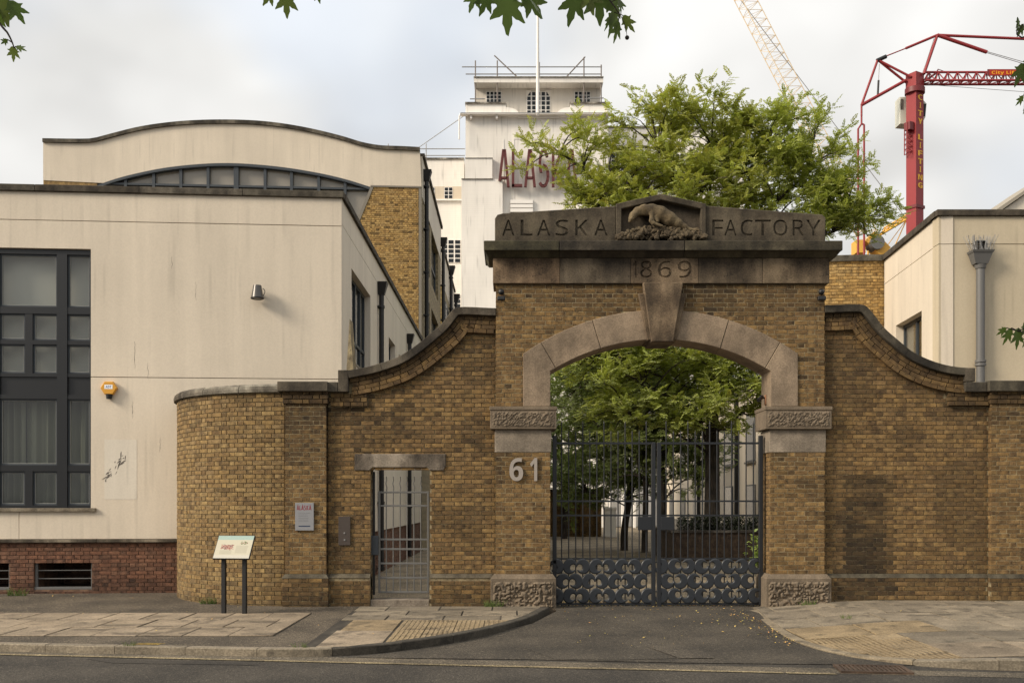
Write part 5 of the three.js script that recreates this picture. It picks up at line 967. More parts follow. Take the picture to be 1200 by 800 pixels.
{ // curved yellow brick wing behind it
  const D = 25, G = thing('brick_wing', 'yellow brick wing with a stone coping between the gateway and the cream corner building', 'building', null, [X(1037, D), 0, Z(D)]), L = X(1037, D) - X(940, D), top = 7.72, R = 9;
  const place = (u, v) => { const a = u / R; return new THREE.Matrix4().makeRotationY(a * .9).setPosition(-Math.sin(-a) * R * .98, v, -(1 - Math.cos(a)) * R); };
  bricks(G, { seed: 91, v0: 3.2, v1: top, pal: 'yellow', eye: 6.2, place, soot: (u, v, r) => r() < .05 ? 1 : 0, intervals: () => [[-L, -.003]] });
  const core = [], cop = []; for (let k = 0; k < 14; k++) { const A = place(-L * k / 14, 0), Bm = place(-L * (k + 1) / 14, 0); const pa = (o, M4) => { const p = V(0, 0, o).applyMatrix4(M4); return [p.x, p.z]; };
    const box = (o0, o1, y0, y1) => { const a = pa(o1, A), b = pa(o1, Bm), c = pa(o0, Bm), d = pa(o0, A); return hexa([[a[0], y0, a[1]], [b[0], y0, b[1]], [c[0], y0, c[1]], [d[0], y0, d[1]]], [[a[0], y1, a[1]], [b[0], y1, b[1]], [c[0], y1, c[1]], [d[0], y1, d[1]]]); };
    core.push(box(-.3, -.013, 0, top)); cop.push(box(-.35, .06, top + .003, top + .15)); }
  part('mortar_core', core, mat([.5, .36, .17], { map: T.brick }), G); part('coping', cop, stoneMat([.17, .15, .115]), G);
}
{ // far block of the yard, seen through the arch
  const x0 = 10.2, d0 = 36, d1 = 70, G = thing('yard_building', 'cream yard building with dark windows seen through the arch behind the tree', 'building', null, [x0, 0, Z(d0)]), zl = (d) => Z(d) - Z(d0), h = 6.65;
  part('wall', bx(0, 6, 0, h, zl(d1), 0), M.cream, G); part('coping', bx(-.08, 6, h + .002, h + .13, zl(d1), .06), stoneMat([.25, .22, .18]), G);
  part('plinth', bx(-.03, 0, 0, .8, zl(d1), 0), M.grime, G);
  for (let k = 0; k < 7; k++) { const a = 38.2 + k * 4.3; for (const [c, e] of [[3.6, 5.5], [.95, 2.5]]) { const f = part('window', bx(-.04, .1, c - .06, e + .06, zl(a + 1.5) - .05, zl(a) + .05), M.frameBlue, G); part('pane', bx(-.045, .08, c, e, zl(a + 1.5), zl(a)), M.darkGlass, f); part('sill', bx(-.12, 0, c - .14, c - .063, zl(a + 1.6), zl(a - .1)), M.grime, f); } }
  for (const d of [45.7, 55]) part('drainpipe', bar(V(-.1, 0, zl(d)), V(-.1, h, zl(d)), .09, 8), M.black, G);
}
{ const D = 34, G = thing('pitched_building', 'pale building with a sloping roof edge behind the cream corner building', 'building', null, [X(1188, D), 0, Z(D)]), q = (px, py) => [X(px, D) - X(1188, D), Y(py, D)];
  part('gable_wall', ext([q(1150, 590), q(1330, 590), q(1330, 175), q(1255, 190), q(1176, 246), q(1150, 262)], -4, 0), M.creamSide, G);
  part('roof_edge', ext([q(1149, 263), q(1255, 190), q(1330, 175), q(1330, 172), q(1254, 186.5), q(1148, 259)], -4.1, .12), mat([.3, .27, .22]), G); }
// courtyard wall, pillar and planter
{
  const D = 54, w = thing('courtyard_wall', 'dark brick wall at the back of the yard, under the far trees', 'wall', null, [0, 0, Z(D)]);
  part('mortar_core', bx(X(590, D), X(705, D), 0, Y(576, D), -.4, -.006), M.mortar, w);
  bricks(w, { seed: 95, v0: .01, v1: Y(576, D) - .01, single: 0, place: flat(0), soot: (a, b, r) => r() < .15 ? 1 : 0, intervals: () => [[X(590, D), X(705, D)]] });
  part('coping', bx(X(590, D) - .1, X(705, D) + .1, Y(576, D) + .002, Y(573, D), -.5, .1), M.coping, w);
  for (let k = 0; k < 5; k++) part('buttress', bx(X(620 + k * 20, D), X(623 + k * 20, D), 0, Y(578, D), 0.002, .25), palMat('stock', 1, 0), w);
  const p = thing('gate_pillar', 'white painted pillar at the end of the dark yard wall', 'pillar', null, [X(715, 53), 0, Z(53)]);
  part('shaft', rb(-.3, .3, 0, Y(597, 53), -.3, .3, .02), M.whiteTrim, p); part('cap', rb(-.34, .34, Y(597, 53) + .002, Y(594, 53), -.34, .34, .02), M.whiteTrim, p);
  const pl = thing('planter', 'raised planter wall with shade put into its colour, round the big tree in the yard', 'planter', null, [6.9, 0, Z(33)]);
  const pw = 2.0; part('planter_wall', [bx(-pw, pw, 0, .86, 1.7, 2), bx(-pw, -pw + .3, 0, .86, -2, 1.698), bx(pw - .3, pw, 0, .86, -2, 1.698), bx(-pw, pw, 0, .86, -2.3, -2.002)], mat([.09, .058, .038], { map: T.brick, bumpMap: T.brickB, bumpScale: .01 }), pl);  // brown darkened so the wall colour holds the shade of hedge and tree
  part('planter_coping', [bx(-pw - .04, pw + .04, .862, .93, 1.66, 2.04), bx(-pw - .04, -pw + .34, .862, .93, -2, 1.658), bx(pw - .34, pw + .04, .862, .93, -2, 1.658)], mat([.14, .12, .1], { map: T.stone }), pl);
  part('soil_bed', bx(-pw + .302, pw - .302, 0, .78, -1.98, 1.698), mat([.07, .052, .036], { map: T.stone }), pl);
}
// ---------------------------------------------------------------- cranes
function lattice(a, b, w, n, up, r, diag = true) {       // three-chord lattice boom
  const d = V().subVectors(b, a).normalize(), s = V().crossVectors(d, up).normalize(), o = [], c = (t, k) => V().lerpVectors(a, b, t).addScaledVector(up, k === 2 ? w : 0).addScaledVector(s, k === 0 ? -w / 2 : k === 1 ? w / 2 : 0);
  for (let k = 0; k < 3; k++) o.push(bar(c(0, k), c(1, k), r, 5));
  for (let i = 0; i < n; i++) { const t0 = i / n, t1 = (i + .5) / n, t2 = (i + 1) / n; for (const k of [0, 1]) o.push(bar(c(t0, k), c(t1, 2), r * .55, 4), bar(c(t1, 2), c(t2, k), r * .55, 4)); o.push(bar(c(t0, 0), c(t0, 1), r * .5, 4), bar(c(t0, 0), c(t2, 1), r * .45, 4)); }
  return o;
}
{
  const D = 100, bxp = X(1072.5, D), G = thing('tower_crane', 'red tower crane with yellow lettering down its mast and a horizontal jib', 'crane', null, [bxp, 0, Z(D)]), q = (px, py, z = 0) => V(X(px, D) - bxp, Y(py, D), z);
  const mw = .6, top = Y(105, D), turn = .55, rot = (g) => meter(g.rotateY(turn));
  part('mast', rot(new THREE.BoxGeometry(1.14, top, 1.14).translate(0, top / 2, 0)), M.red, G);
  part('mast_joint', rot(new THREE.BoxGeometry(1.34, .3, 1.34).translate(0, Y(243.5, D), 0)), M.redDark, G);
  part('mast_head', rot(new THREE.BoxGeometry(1.2, Y(87, D) - top, 1.2).translate(0, (Y(87, D) + top) / 2, 0)), M.red, G);
  // lettering on the face turned to the street
  const w = 'CITY LIFTING'.split(''), y0 = Y(112, D), y1 = Y(224, D), step = (y0 - y1) / 12.0, tl = [];
  w.forEach((c, i) => { if (c === ' ') return; const ww = c === 'I' ? .2 : .62; const f = new THREE.Mesh(); tl.push([c, .06 - ww / 2, .06 + ww / 2, y0 - (i + 1) * step + .18]); });
  for (const l of tl) part('letter', meter(lettering([l], fontBold, .03, step * .68, 4).translate(0, 0, .572).rotateY(turn - Math.PI / 2 + Math.PI / 2)), M.yellow, G);
  part('slewing_ring', meter(new THREE.CylinderGeometry(.95, .95, .5, 18).translate(0, Y(107, D), 0), true), M.redDark, G);
  // cab behind the mast, glazed on the jib side
  const cp = [[1059, 141], [1059, 109], [1083, 108], [1091, 117], [1089.5, 133], [1084, 143]].map(([a, b]) => [q(a, 0).x, Y(b, D)]);
  const cab = part('cab', ext(cp, -2.2, -.9, .05), mat([.6, .6, .52], { roughness: .5 }), G);
  part('cab_window', ext([[1083.5, 133], [1083.5, 116], [1090, 118], [1089, 132]].map(([a, b]) => [q(a, 0).x, Y(b, D)]), -.9, -.86), M.darkGlass, cab); part('cab_window', ext([[1059.6, 124], [1059.6, 112], [1063, 112], [1063, 124]].map(([a, b]) => [q(a, 0).x, Y(b, D)]), -.9, -.86), M.grime, cab);
  part('ladder_cage', lattice(q(1060, 182, .4), q(1060, 146, .4), .7, 6, V(1, 0, 0), .05), M.red, G); part('cage_box', rot(bx(-1.25, -.62, Y(155, D), Y(146, D), -.3, .4)), M.redDark, G);
  // tie bars
  const A = q(1099, 41), Lp = q(1029, 70), Lo = q(1010, 123);
  const ties = [[q(1081, 89, .5), A, .14], [q(1083, 89, -.5), A, .14], [A, q(1330, 51), .14], [A, q(1157, 61), .18], [Lp, Lo, .12], [Lo, q(1062, 94), .16], [Lp, q(1066, 92, .4), .12], [Lp, q(1066, 96, -.4), .12], [A, q(1062, 56.5), .13], [q(1062, 56.5), q(1038, 66), .06], [q(1038, 66), Lp, .14], [Lo, q(1010, 136), .1]];
  for (const [a, b, r] of ties) part('tie_bar', bar(a, b, r, 8), M.red, G);
  part('cable', [bar(q(1157, 61, .1), q(1330, 110, .1), .035, 4), bar(q(1157, 61, -.1), q(1330, 113, -.1), .035, 4), bar(q(1086, 99), q(1330, 117), .025, 4), bar(q(1031, 75), q(1029, 112), .03, 4), bar(q(1095, 45), q(1081, 88), .03, 4)], M.steel, G);
  part('turnbuckle', [bar(q(1030, 94), q(1029, 112), .1, 6), bar(q(1028, 71), q(1039, 66), .2, 6)], M.black, G);
  part('ballast_hanger', [bar(q(1010, 136), q(1010, 145), .09, 6), bar(q(1010, 145), q(1006, 151), .09, 6), bar(q(1010, 145), q(1013, 146), .09, 6), bar(q(1006, 151), q(1006, 300), .1, 6), bar(q(1013, 146), q(1013, 300), .1, 6)], M.red, G);
  part('jib', lattice(q(1083, 96.5), q(1330, 96.5), 1.0, 22, V(0, 1, 0), .12), M.red, G);
  part('jib_foot', [bar(q(1083, 96, .5), q(1097, 86), .1, 6), bar(q(1083, 96, -.5), q(1097, 86), .1, 6), bar(q(1097, 86), q(1100, 81), .06, 5), bar(q(1100, 81), q(1108, 84), .04, 4)], M.redDark, G);
  const t = canvasTex(512, 100, (k) => { k.fillStyle = '#a02a1c'; k.fillRect(0, 0, 512, 100); k.fillStyle = '#e2a41f'; k.font = 'bold 72px sans-serif'; k.fillText('City Lifting', 20, 76); });
  const sb = part('jib_sign', bx(q(1154, 0).x, q(1214, 0).x, Y(92, D), Y(84.5, D), .62, .7), M.redDark, G); part('sign_print', new THREE.PlaneGeometry(q(1212, 0).x - q(1156, 0).x, Y(85, D) - Y(91.6, D)).translate((q(1156, 0).x + q(1212, 0).x) / 2, (Y(85, D) + Y(91.6, D)) / 2, .705), mat([1, 1, 1], { map: t }), sb);
}
{
  const D = 130, o = X(1022, D), G = thing('luffing_crane', 'pale luffing crane with a raised lattice jib and yellow machinery behind the tree', 'crane', null, [o, 0, Z(D)]), q = (px, py, z = 0) => V(X(px, D) - o, Y(py, D), z);
  const a = q(1012, 283), b = q(858, -14), dir = V().subVectors(b, a).normalize(), up = V(dir.y, -dir.x, 0);
  part('jib', lattice(a, b, 2.2, 30, up, .055), M.cranePale, G);
  part('mast', [...lattice(V(-.8, 0, 0), V(-.8, Y(296, D), 0), 1.8, 12, V(1, 0, 0), .13)], M.craneYellow, G);
  part('machinery_deck', [hexa([q(1012, 284, -1), q(1022, 273, -1), q(1041, 292, -1), q(1031, 303, -1)], [q(1012, 284, 1), q(1022, 273, 1), q(1041, 292, 1), q(1031, 303, 1)])], M.craneYellow, G);
  part('winch_drum', meter(new THREE.CylinderGeometry(.9, .9, 1.9, 16).rotateX(Math.PI / 2).translate(q(1024, 287).x, q(1024, 287).y, .6), true), M.ironGrey, G);
  part('operator_cab', hexa([q(1001, 298, -1), q(1012, 298, -1), q(1012, 298, 1), q(1001, 298, 1)], [q(1001, 283, -1), q(1010, 283, -1), q(1010, 283, 1), q(1001, 283, 1)]), M.craneYellow, G);
  part('a_frame', lattice(q(1031, 276), q(1063, 257), 1.1, 6, V(.5, .85, 0).normalize(), .1), M.craneYellow, G);
  part('back_stay', [bar(q(1063, 257), q(1049, 288), .07, 5), bar(q(1063, 257), q(1031, 300), .05, 5)], M.craneYellow, G);
  part('hoist_rope', [bar(q(1063, 257), q(893, 33), .05, 4), bar(q(893, 33), b, .05, 4)], M.steel, G);
}

// ---------------------------------------------------------------- trees
function pinnate() {      // one compound leaf, 0.3 m long, drooping
  const pos = [], leaf = (o, d, L, w) => { const s = V(-d.z, 0, d.x).normalize(), m = o.clone().addScaledVector(d, L * .5), e = o.clone().addScaledVector(d, L); e.y -= L * .18; const a = m.clone().addScaledVector(s, w), b = m.clone().addScaledVector(s, -w); a.y += .004; b.y += .004; for (const p of [o, a, e, o, e, b]) pos.push(p.x, p.y, p.z); };
  const rach = (t) => V(t * .22, -.03 * t * t, 0);
  for (let k = 0; k < 6; k++) { const t = .12 + k * .155; for (const s of [-1, 1]) leaf(rach(t), V(.2 + .25 * ((k * 7) % 3), .1 - .18 * ((k * 5) % 3), s).normalize(), .066 - .02 * Math.abs(t - .5), .0215); }
  leaf(rach(1), V(1, -.2, 0).normalize(), .06, .021);
  const q = .0035; const a = rach(0), b = rach(1); for (const p of [[a.x, a.y, -q], [b.x, b.y, 0], [a.x, a.y, q]]) pos.push(...p);
  const g = new THREE.BufferGeometry(); g.setAttribute('position', new THREE.Float32BufferAttribute(pos, 3)); g.computeVertexNormals(); return meter(g, true);
}
function broad(L = .16, w = .05) { // simple pointed leaf, folded on its rib
  const pos = [], P = [[0, 0, 0], [L * .35, .012, w], [L * .7, .004, w * .7], [L, -.02, 0], [L * .7, .004, -w * .7], [L * .35, .012, -w], [L * .5, -.008, 0]];
  for (const t of [[0, 1, 6], [1, 2, 6], [2, 3, 6], [3, 4, 6], [4, 5, 6], [5, 0, 6]]) for (const k of t) pos.push(...P[k]);
  const g = new THREE.BufferGeometry(); g.setAttribute('position', new THREE.Float32BufferAttribute(pos, 3)); g.computeVertexNormals(); return meter(g, true);
}
const PIN = pinnate(), BROAD = broad(), _m = new THREE.Matrix4();
function scatter(name, geo, material, items, parent) {
  const m = new THREE.InstancedMesh(geo, material, items.length); m.name = name; m.castShadow = m.receiveShadow = true;
  items.forEach((it, i) => { m.setMatrixAt(i, it.m); m.setColorAt(i, it.c); }); m.userData.kind = 'stuff'; parent.add(m); return m;
}
function aim(p, dir, up, s) { const x = dir.clone().normalize(), z = V().crossVectors(x, up).normalize(), y = V().crossVectors(z, x); return new THREE.Matrix4().makeBasis(x, y, z).scale(V(s, s, s)).setPosition(p); }
/* lobes: [x, y, z, rx, ry, rz] from the tree's base */
function tree(o) {
  const G = thing(o.name, o.label, 'tree', o.group, o.at), r = mulberry(o.seed), R = () => r() - .5;
  const fork = o.fork, lean = o.lean ?? [0, 0], top = V(lean[0], fork, lean[1]);
  const tp = [V(0, -.15, 0), V(.02, fork * .3, 0), V(lean[0] * .5 + .05, fork * .65, lean[1] * .5), top];
  part('trunk', tube(new THREE.CatmullRomCurve3(tp).getPoints(10), o.r, o.r * (o.taper ?? .72), 10), M.bark, G);
  const wood = [], anchors = [], leaves = [];
  for (const l of o.lobes) {
    const c = V(l[0], l[1], l[2]), low = c.y < fork + .6, st = low ? V(lean[0] * .6, Math.max(1.6, c.y - 1.1), lean[1] * .6) : top, mid = V(lerp(st.x, c.x, .35) + R() * .3, lerp(st.y, c.y, .62), lerp(st.z, c.z, .35) + R() * .3), p = bez(st, mid, c, 8);
    wood.push(tube(p, o.r * (low ? .2 : .42), .025, 6)); p.slice(2).forEach((q) => anchors.push(q));
  }
  const vol = o.lobes.map((l) => l[3] * l[4] * l[5]), sum = vol.reduce((a, b) => a + b), leaf = o.leaf ?? PIN;
  for (let k = 0; k < o.clumps; k++) {
    let t = r() * sum, i = 0; while (t > vol[i]) t -= vol[i++];
    const l = o.lobes[i]; let d = V(R(), R(), R()).normalize(); const rad = .45 + .6 * Math.pow(r(), .7), c = V(l[0] + d.x * l[3] * rad, l[1] + d.y * l[4] * rad, l[2] + d.z * l[5] * rad);
    if (o.keep && !o.keep(c)) continue;
    let best = anchors[0], bd = 1e9; for (const q of anchors) { const e = q.distanceToSquared(c) + (q.y > c.y ? 1.5 : 0); if (e < bd) { bd = e; best = q; } }
    const mid = best.clone().lerp(c, .55); mid.y += .25 + .15 * Math.sqrt(bd) * r();
    const bp = bez(best, mid, c, 4); wood.push(tube(bp, .022 + .008 * Math.sqrt(bd), .01, 4));
    const out = c.clone().sub(best).normalize();
    for (let w = 0; w < o.twigs; w++) {
      const dir = V(out.x * .7 + R() * 1.7, out.y * .5 + R() * .9 + (o.lift ?? .35), out.z * .7 + R() * 1.7).normalize(), L = (.35 + r() * .75) * (o.twigL ?? 1), s0 = bp[2 + Math.floor(r() * 3)], end = s0.clone().addScaledVector(dir, L); end.y -= L * .1;
      if (o.keep && !o.keep(end)) continue;
      wood.push(bar(s0, end, .007, 3, .003));
      const n = Math.max(3, Math.round(L * (o.perM ?? 11)));
      for (let q = 0; q < n; q++) {
        const p = s0.clone().lerp(end, (q + .6 + R() * .5) / n), sd = V(dir.x * .5 + R() * 1.6, dir.y * .35 + R() * .9 + .05, dir.z * .5 + R() * 1.6);
        if (o.keep && !o.keep(p)) continue;
        const b = (.72 + .56 * r()), yl = o.yellow ? o.yellow(p, r) : 0, col = o.color;
        leaves.push({ m: aim(p, sd, V(R() * .9, 1, R() * .9), (o.size ?? 1) * (.75 + .5 * r())), c: lin(lerp(col[0], .46, yl) * b, lerp(col[1], .42, yl) * b, lerp(col[2], .05, yl) * b) });
      }
    }
  }
  part('branches', wood, M.bark, G);
  scatter('crown', leaf, o.mat, leaves, G);
  return G;
}
const LM = leafMat([1, 1, 1]);
// the big acacia over the gateway; its trunk shows through the arch
tree({ name: 'acacia_tree', label: 'tall feathery acacia rising above the gateway, its trunk standing in the planter', at: [6.3, .7, -15], r: .26, taper: .6, fork: 7.2, lean: [-.1, 0], seed: 7, size: 1.15, clumps: 500, twigs: 6, perM: 12, lift: .45, color: [.37, .43, .055], mat: LM,
  yellow: (p, r) => (p.x < 1.5 && p.y > 8 ? .42 : .12) * (r() < .55 ? 1 : .2) + (r() < .05 ? .45 : 0),  // upper left leaves yellower: sunlight on that side put into leaf colour
  lobes: [[-4.8, 12.0, .3, 1.3, .9, 1.0], [-3.3, 11.3, .3, 1.5, 1.1, 1.3], [-1.7, 12.2, 0, 1.8, 1.5, 1.6], [0, 12.3, 0, 1.6, 1.5, 1.4], [1.7, 12.3, .2, 1.7, 1.3, 1.5], [3.0, 11.4, .2, 1.5, 1.2, 1.4], [4.2, 10.6, .4, 1.2, 1.1, 1.2], [4.5, 9.8, .4, 1.1, .8, 1.0], [3.2, 9.2, .5, 1.1, .7, 1.1], [-.8, 10.4, .4, 3.8, 1.2, 1.8], [2, 10, .4, 2.2, 1.2, 1.6], [-3.6, 10.3, .3, 1.2, .7, 1.0], [-3.4, 6.4, .4, 1.9, 1.1, 1.6], [-1.4, 5.8, 1.0, 2.4, 1.2, 1.6], [.8, 5.4, .8, 2.0, 1.2, 1.5], [2.0, 5.2, 1.4, 1.6, 1.2, 1.2], [.2, 4.4, 1.6, 2.0, .9, 1.2], [-2.4, 4.6, 1.6, 2.4, 1.2, 1.4], [-3.6, 5.4, 1.6, 1.6, 1.0, 1.2], [-.6, 3.6, 1.4, 1.6, .8, 1.0], [-2.8, 3.7, 1.4, 1.6, .8, 1.0], [1.3, 4.1, 1.4, 1.3, .8, 1.0], [-2.4, 8.2, .4, 2.2, 1.0, 1.6]] });
tree({ name: 'yard_tree', label: 'slim dark tree in the middle of the yard behind the gate lock plate', group: 'slim trees in the yard', at: [5.25, 0, -18.6], r: .17, fork: 3.0, seed: 17, clumps: 150, twigs: 6, perM: 12, lift: .15, size: 1.15, color: [.2, .26, .045], mat: LM, lobes: [[-.6, 4.6, 0, 1.8, 1.3, 1.5], [.6, 4.4, 0, 1.6, 1.4, 1.4], [-1.6, 6.2, 0, 2.2, 1.6, 1.6], [.6, 6.6, 0, 2.2, 1.8, 1.8], [0, 3.4, .3, 1.9, .8, 1.2], [-.8, 2.7, .3, 1.7, .8, 1.0], [.8, 2.6, .3, 1.3, .7, 1.0]] });
tree({ name: 'yard_tree', label: 'slim leaning tree in the yard in front of the white pillar', group: 'slim trees in the yard', at: [4.2, 0, -21], r: .15, fork: 2.8, lean: [.25, 0], seed: 27, clumps: 150, twigs: 6, perM: 12, lift: .1, size: 1.15, color: [.2, .26, .045], mat: LM, lobes: [[-.9, 4.6, 0, 1.9, 1.5, 1.5], [.5, 4.0, 0, 1.5, 1.2, 1.4], [-1.2, 6.6, 0, 2.6, 1.5, 1.6], [.6, 7.2, 0, 2, 1.6, 1.6], [-.4, 3.0, 0, 2.0, .9, 1.2], [-1.4, 2.2, 0, 1.2, .8, 1.0], [.3, 2.2, 0, 1.2, .7, 1.0]] });
tree({ name: 'yard_tree', label: 'slim upright tree in the yard between the two other slim trees', group: 'slim trees in the yard', at: [4.75, 0, -19.4], r: .12, fork: 3.2, seed: 37, clumps: 70, twigs: 6, perM: 12, lift: .1, size: 1.15, color: [.17, .22, .04], mat: LM, lobes: [[0, 4.5, 0, 1.4, 1.3, 1.4], [-.4, 6.4, 0, 1.9, 1.5, 1.5]] });
tree({ name: 'far_tree', label: 'loose green tree overhanging the dark wall at the back of the yard', at: [2.6, 0, -33.5], r: .16, fork: 2.2, seed: 47, clumps: 150, twigs: 6, perM: 10, lift: .1, size: 1.5, color: [.26, .33, .06], mat: LM, lobes: [[-.4, 3.2, .6, 2.2, 1.0, 1.1], [1.6, 3.3, .6, 1.9, 1.0, 1.1], [-.2, 4.3, 0, 2.4, 1.7, 1.4], [1.6, 4.8, 0, 1.8, 1.6, 1.4], [-.6, 6.8, 0, 2.8, 1.8, 1.6], [1.4, 7.6, 0, 2.2, 1.5, 1.5]] });
{ // shrub beside the right pier, inside the gate
  const G = thing('shrub', 'small bright leafy shrub inside the gate by the pier with the bullet camera', 'shrub', null, [X(893, 21), 0, Z(21)]), r = mulberry(66), wood = [], it = [];
  for (let k = 0; k < 30; k++) { const a = r() * 6.28, e = V(Math.cos(a) * .3 * r(), .4 + r() * .85, Math.sin(a) * .3 * r()); wood.push(tube(bez(V(0, -.05, 0), V(e.x * .3, e.y * .6, e.z * .3), e, 4), .012, .004, 4)); for (let q = 0; q < 22; q++) { const p = e.clone().multiplyScalar(.45 + .55 * r()); p.x += (r() - .5) * .16; p.z += (r() - .5) * .16; const b = .7 + .6 * r(); it.push({ m: aim(p, V(r() - .5, r() * .6 - .1, r() - .5), V((r() - .5), 1, r() - .5), .5 + .3 * r()), c: lin(.28 * b, .38 * b, .06 * b) }); } }
  part('stems', wood, M.bark, G); scatter('foliage', BROAD, LM, it, G);
}
{ // low hedge in the planter
  const G = thing('hedge', 'dark low hedge growing in the planter behind the gate', 'hedge', null, [6.9, .78, Z(31.7)]), r = mulberry(68), it = [], wood = [];
  for (let k = 0; k < 26; k++) { const x = -1.6 + k * .128; wood.push(bar(V(x, -.02, 0), V(x + (r() - .5) * .2, .5, (r() - .5) * .2), .01, 4, .004)); }
  for (let k = 0; k < 2200; k++) { const b = .6 + .7 * r(); it.push({ m: aim(V((r() - .5) * 3.4, .05 + r() * .45 + .1 * noise3(k, 1, 1), (r() - .5) * .5), V(r() - .5, r() * .5, r() - .5), V(r() - .5, 1, r() - .5), .45 + .3 * r()), c: lin(.03 * b, .045 * b, .012 * b) }); }
  part('stems', wood, M.bark, G); scatter('foliage', BROAD, LM, it, G);
}
// ---------------------------------------------------------------- street plane trees overhead: twigs hang into the picture, crowns shade the street
function planeLeaf(seed) {      // five-lobed, toothed, cupped; stalk at the origin, tip along -y; about 0.2 m
  const r = mulberry(seed), tips = [[-95, .62], [-48, .88], [0, 1.08], [48, .9], [95, .64]], P = [];
  const pol = (deg, k) => [Math.sin(deg * Math.PI / 180) * k * .115, -.055 - Math.cos(deg * Math.PI / 180) * k * .115];
  P.push([0, 0], pol(-150, .45));
  tips.forEach(([a, k], i) => { P.push(pol(a - 16, k * .66), pol(a - 9, k * .74), pol(a - 3, k * .95), pol(a + r() * 3, k), pol(a + 8, k * .76), pol(a + 16, k * .64)); if (i < 4) P.push(pol(a + 24, .4 + .05 * r())); });
  P.push(pol(150, .45));
  const g0 = new THREE.ShapeGeometry(new THREE.Shape(P.map((p) => new THREE.Vector2(...p)))), g = g0.toNonIndexed(), p = g.attributes.position;
  // split every face once so that the blade can cup
  const out = []; for (let i = 0; i < p.count; i += 3) { const A = V().fromBufferAttribute(p, i), B = V().fromBufferAttribute(p, i + 1), C = V().fromBufferAttribute(p, i + 2), a = A.clone().lerp(B, .5), b = B.clone().lerp(C, .5), c = C.clone().lerp(A, .5); for (const q of [A, a, c, a, B, b, c, b, C, a, b, c]) out.push(q.x, q.y, -.9 * q.x * q.x - .45 * (q.y + .05) ** 2 + .12 * Math.abs(q.x) * (.5 + r() * 0)); }
  const o = new THREE.BufferGeometry(); o.setAttribute('position', new THREE.Float32BufferAttribute(out, 3)); o.computeVertexNormals(); return meter(o, true);
}
const PL = [1, 2, 3, 4].map(planeLeaf), plMats = [[.09, .15, .02], [.11, .17, .025], [.075, .12, .018], [.13, .17, .028]].map(leafMat);
function planeTree(label, at, seed, limbs, hang, keep) {
  const G = thing('plane_tree', label, 'tree', 'plane trees along the street', at), r = mulberry(seed), R = () => r() - .5, wood = [], it = [], loc = (x, y, z) => V(x - at[0], y - at[1], z - at[2]);
  part('trunk', tube(new THREE.CatmullRomCurve3([V(0, -.1, 0), V(.05, 2, 0), V(0, 4.4, .1), V(0, 6, 0)]).getPoints(10), .36, .26, 12), M.bark, G);
  const clumps = [];
  for (const [x, y, z] of limbs) {
    const e = loc(x, y, z), m = V(e.x * .35, lerp(6, e.y, .75) + .8, e.z * .35), p = bez(V(0, 5.6, 0), m, e, 9); wood.push(tube(p, .13, .035, 6));
    for (let k = 0; k < 9; k++) { const s0 = p[3 + Math.floor(r() * 7)], c = s0.clone().add(V(R() * 3.4, R() * 1.6 + .5, R() * 3.4)); wood.push(tube(bez(s0, s0.clone().lerp(c, .5).add(V(0, .3, 0)), c, 3), .03, .01, 4)); clumps.push([s0, c]); }
  }
  for (const [s0, c] of clumps) for (let k = 0; k < 70; k++) {
    const p = s0.clone().lerp(c, .4 + .75 * r()).add(V(R() * 1.3, R() * .9, R() * 1.3)), w = p.clone().add(V(...at)); if (!keep(w)) continue;
    const b = .7 + .6 * r(); it.push({ m: aim(p, V(R(), R() * .5, R()), V(R() * .7, .4 + r(), R() * .7), .85 + .4 * r()), c: lin(.06 * b, .1 * b, .015 * b) });
  }
  const lg = PL[0].clone().rotateX(Math.PI / 2);
  // twigs that hang into view, leaf by leaf
  for (const h of hang) {
    const pts = h.twig.map(([px, py, d]) => loc(X(px, d), Y(py, d), Z(d)));
    wood.push(tube(new THREE.CatmullRomCurve3(pts).getPoints(8), .009, .0035, 5));
    const best = clumps.map((c) => c[1]).reduce((a, b) => b.distanceToSquared(pts[0]) < a.distanceToSquared(pts[0]) && keep(b.clone().add(V(...at))) ? b : a, p0());
    function p0() { return clumps.length ? clumps[0][1] : V(0, 6, 0); }
    wood.push(tube(bez(best, best.clone().lerp(pts[0], .5).add(V(0, .5, 0)), pts[0], 6), .02, .009, 5));
    for (const [px, py, d, size, tilt, yaw, pitch, v, kx] of h.leaves) {
      const l = part('leaf', PL[v % 4], plMats[(v * 7 + Math.round(px)) % 4], G); l.position.copy(loc(X(px, d), Y(py, d), Z(d))); l.rotation.set(pitch, yaw, tilt, 'ZYX'); const s = size * d / FOCAL / .18; l.scale.set(s * (kx ?? 1), s, s);
      const near = pts.reduce((a, b) => b.distanceToSquared(l.position) < a.distanceToSquared(l.position) ? b : a); wood.push(bar(near, l.position, .0035, 4, .003));
    }
    for (const [px, py, d] of h.balls ?? []) { const b = part('seed_ball', meter(new THREE.IcosahedronGeometry(.014, 2), true), M.bark, G), q = loc(X(px, d), Y(py, d), Z(d)); b.position.copy(q); const near = pts.reduce((a, c) => c.distanceToSquared(q) < a.distanceToSquared(q) ? c : a); wood.push(tube(bez(near, near.clone().lerp(q, .5).add(V(.02, .01, 0)), q, 4), .003, .002, 4)); }
  }
  part('branches', wood, M.bark, G);
  if (it.length) scatter('crown', lg, leafMat([1, 1, 1]), it, G);
}
const over = (w) => { const d = CAMZ - w.z; return d < .5 ? w.y > 4.2 : w.y > EYE + (HOR + 30) / FOCAL * d + .35; };
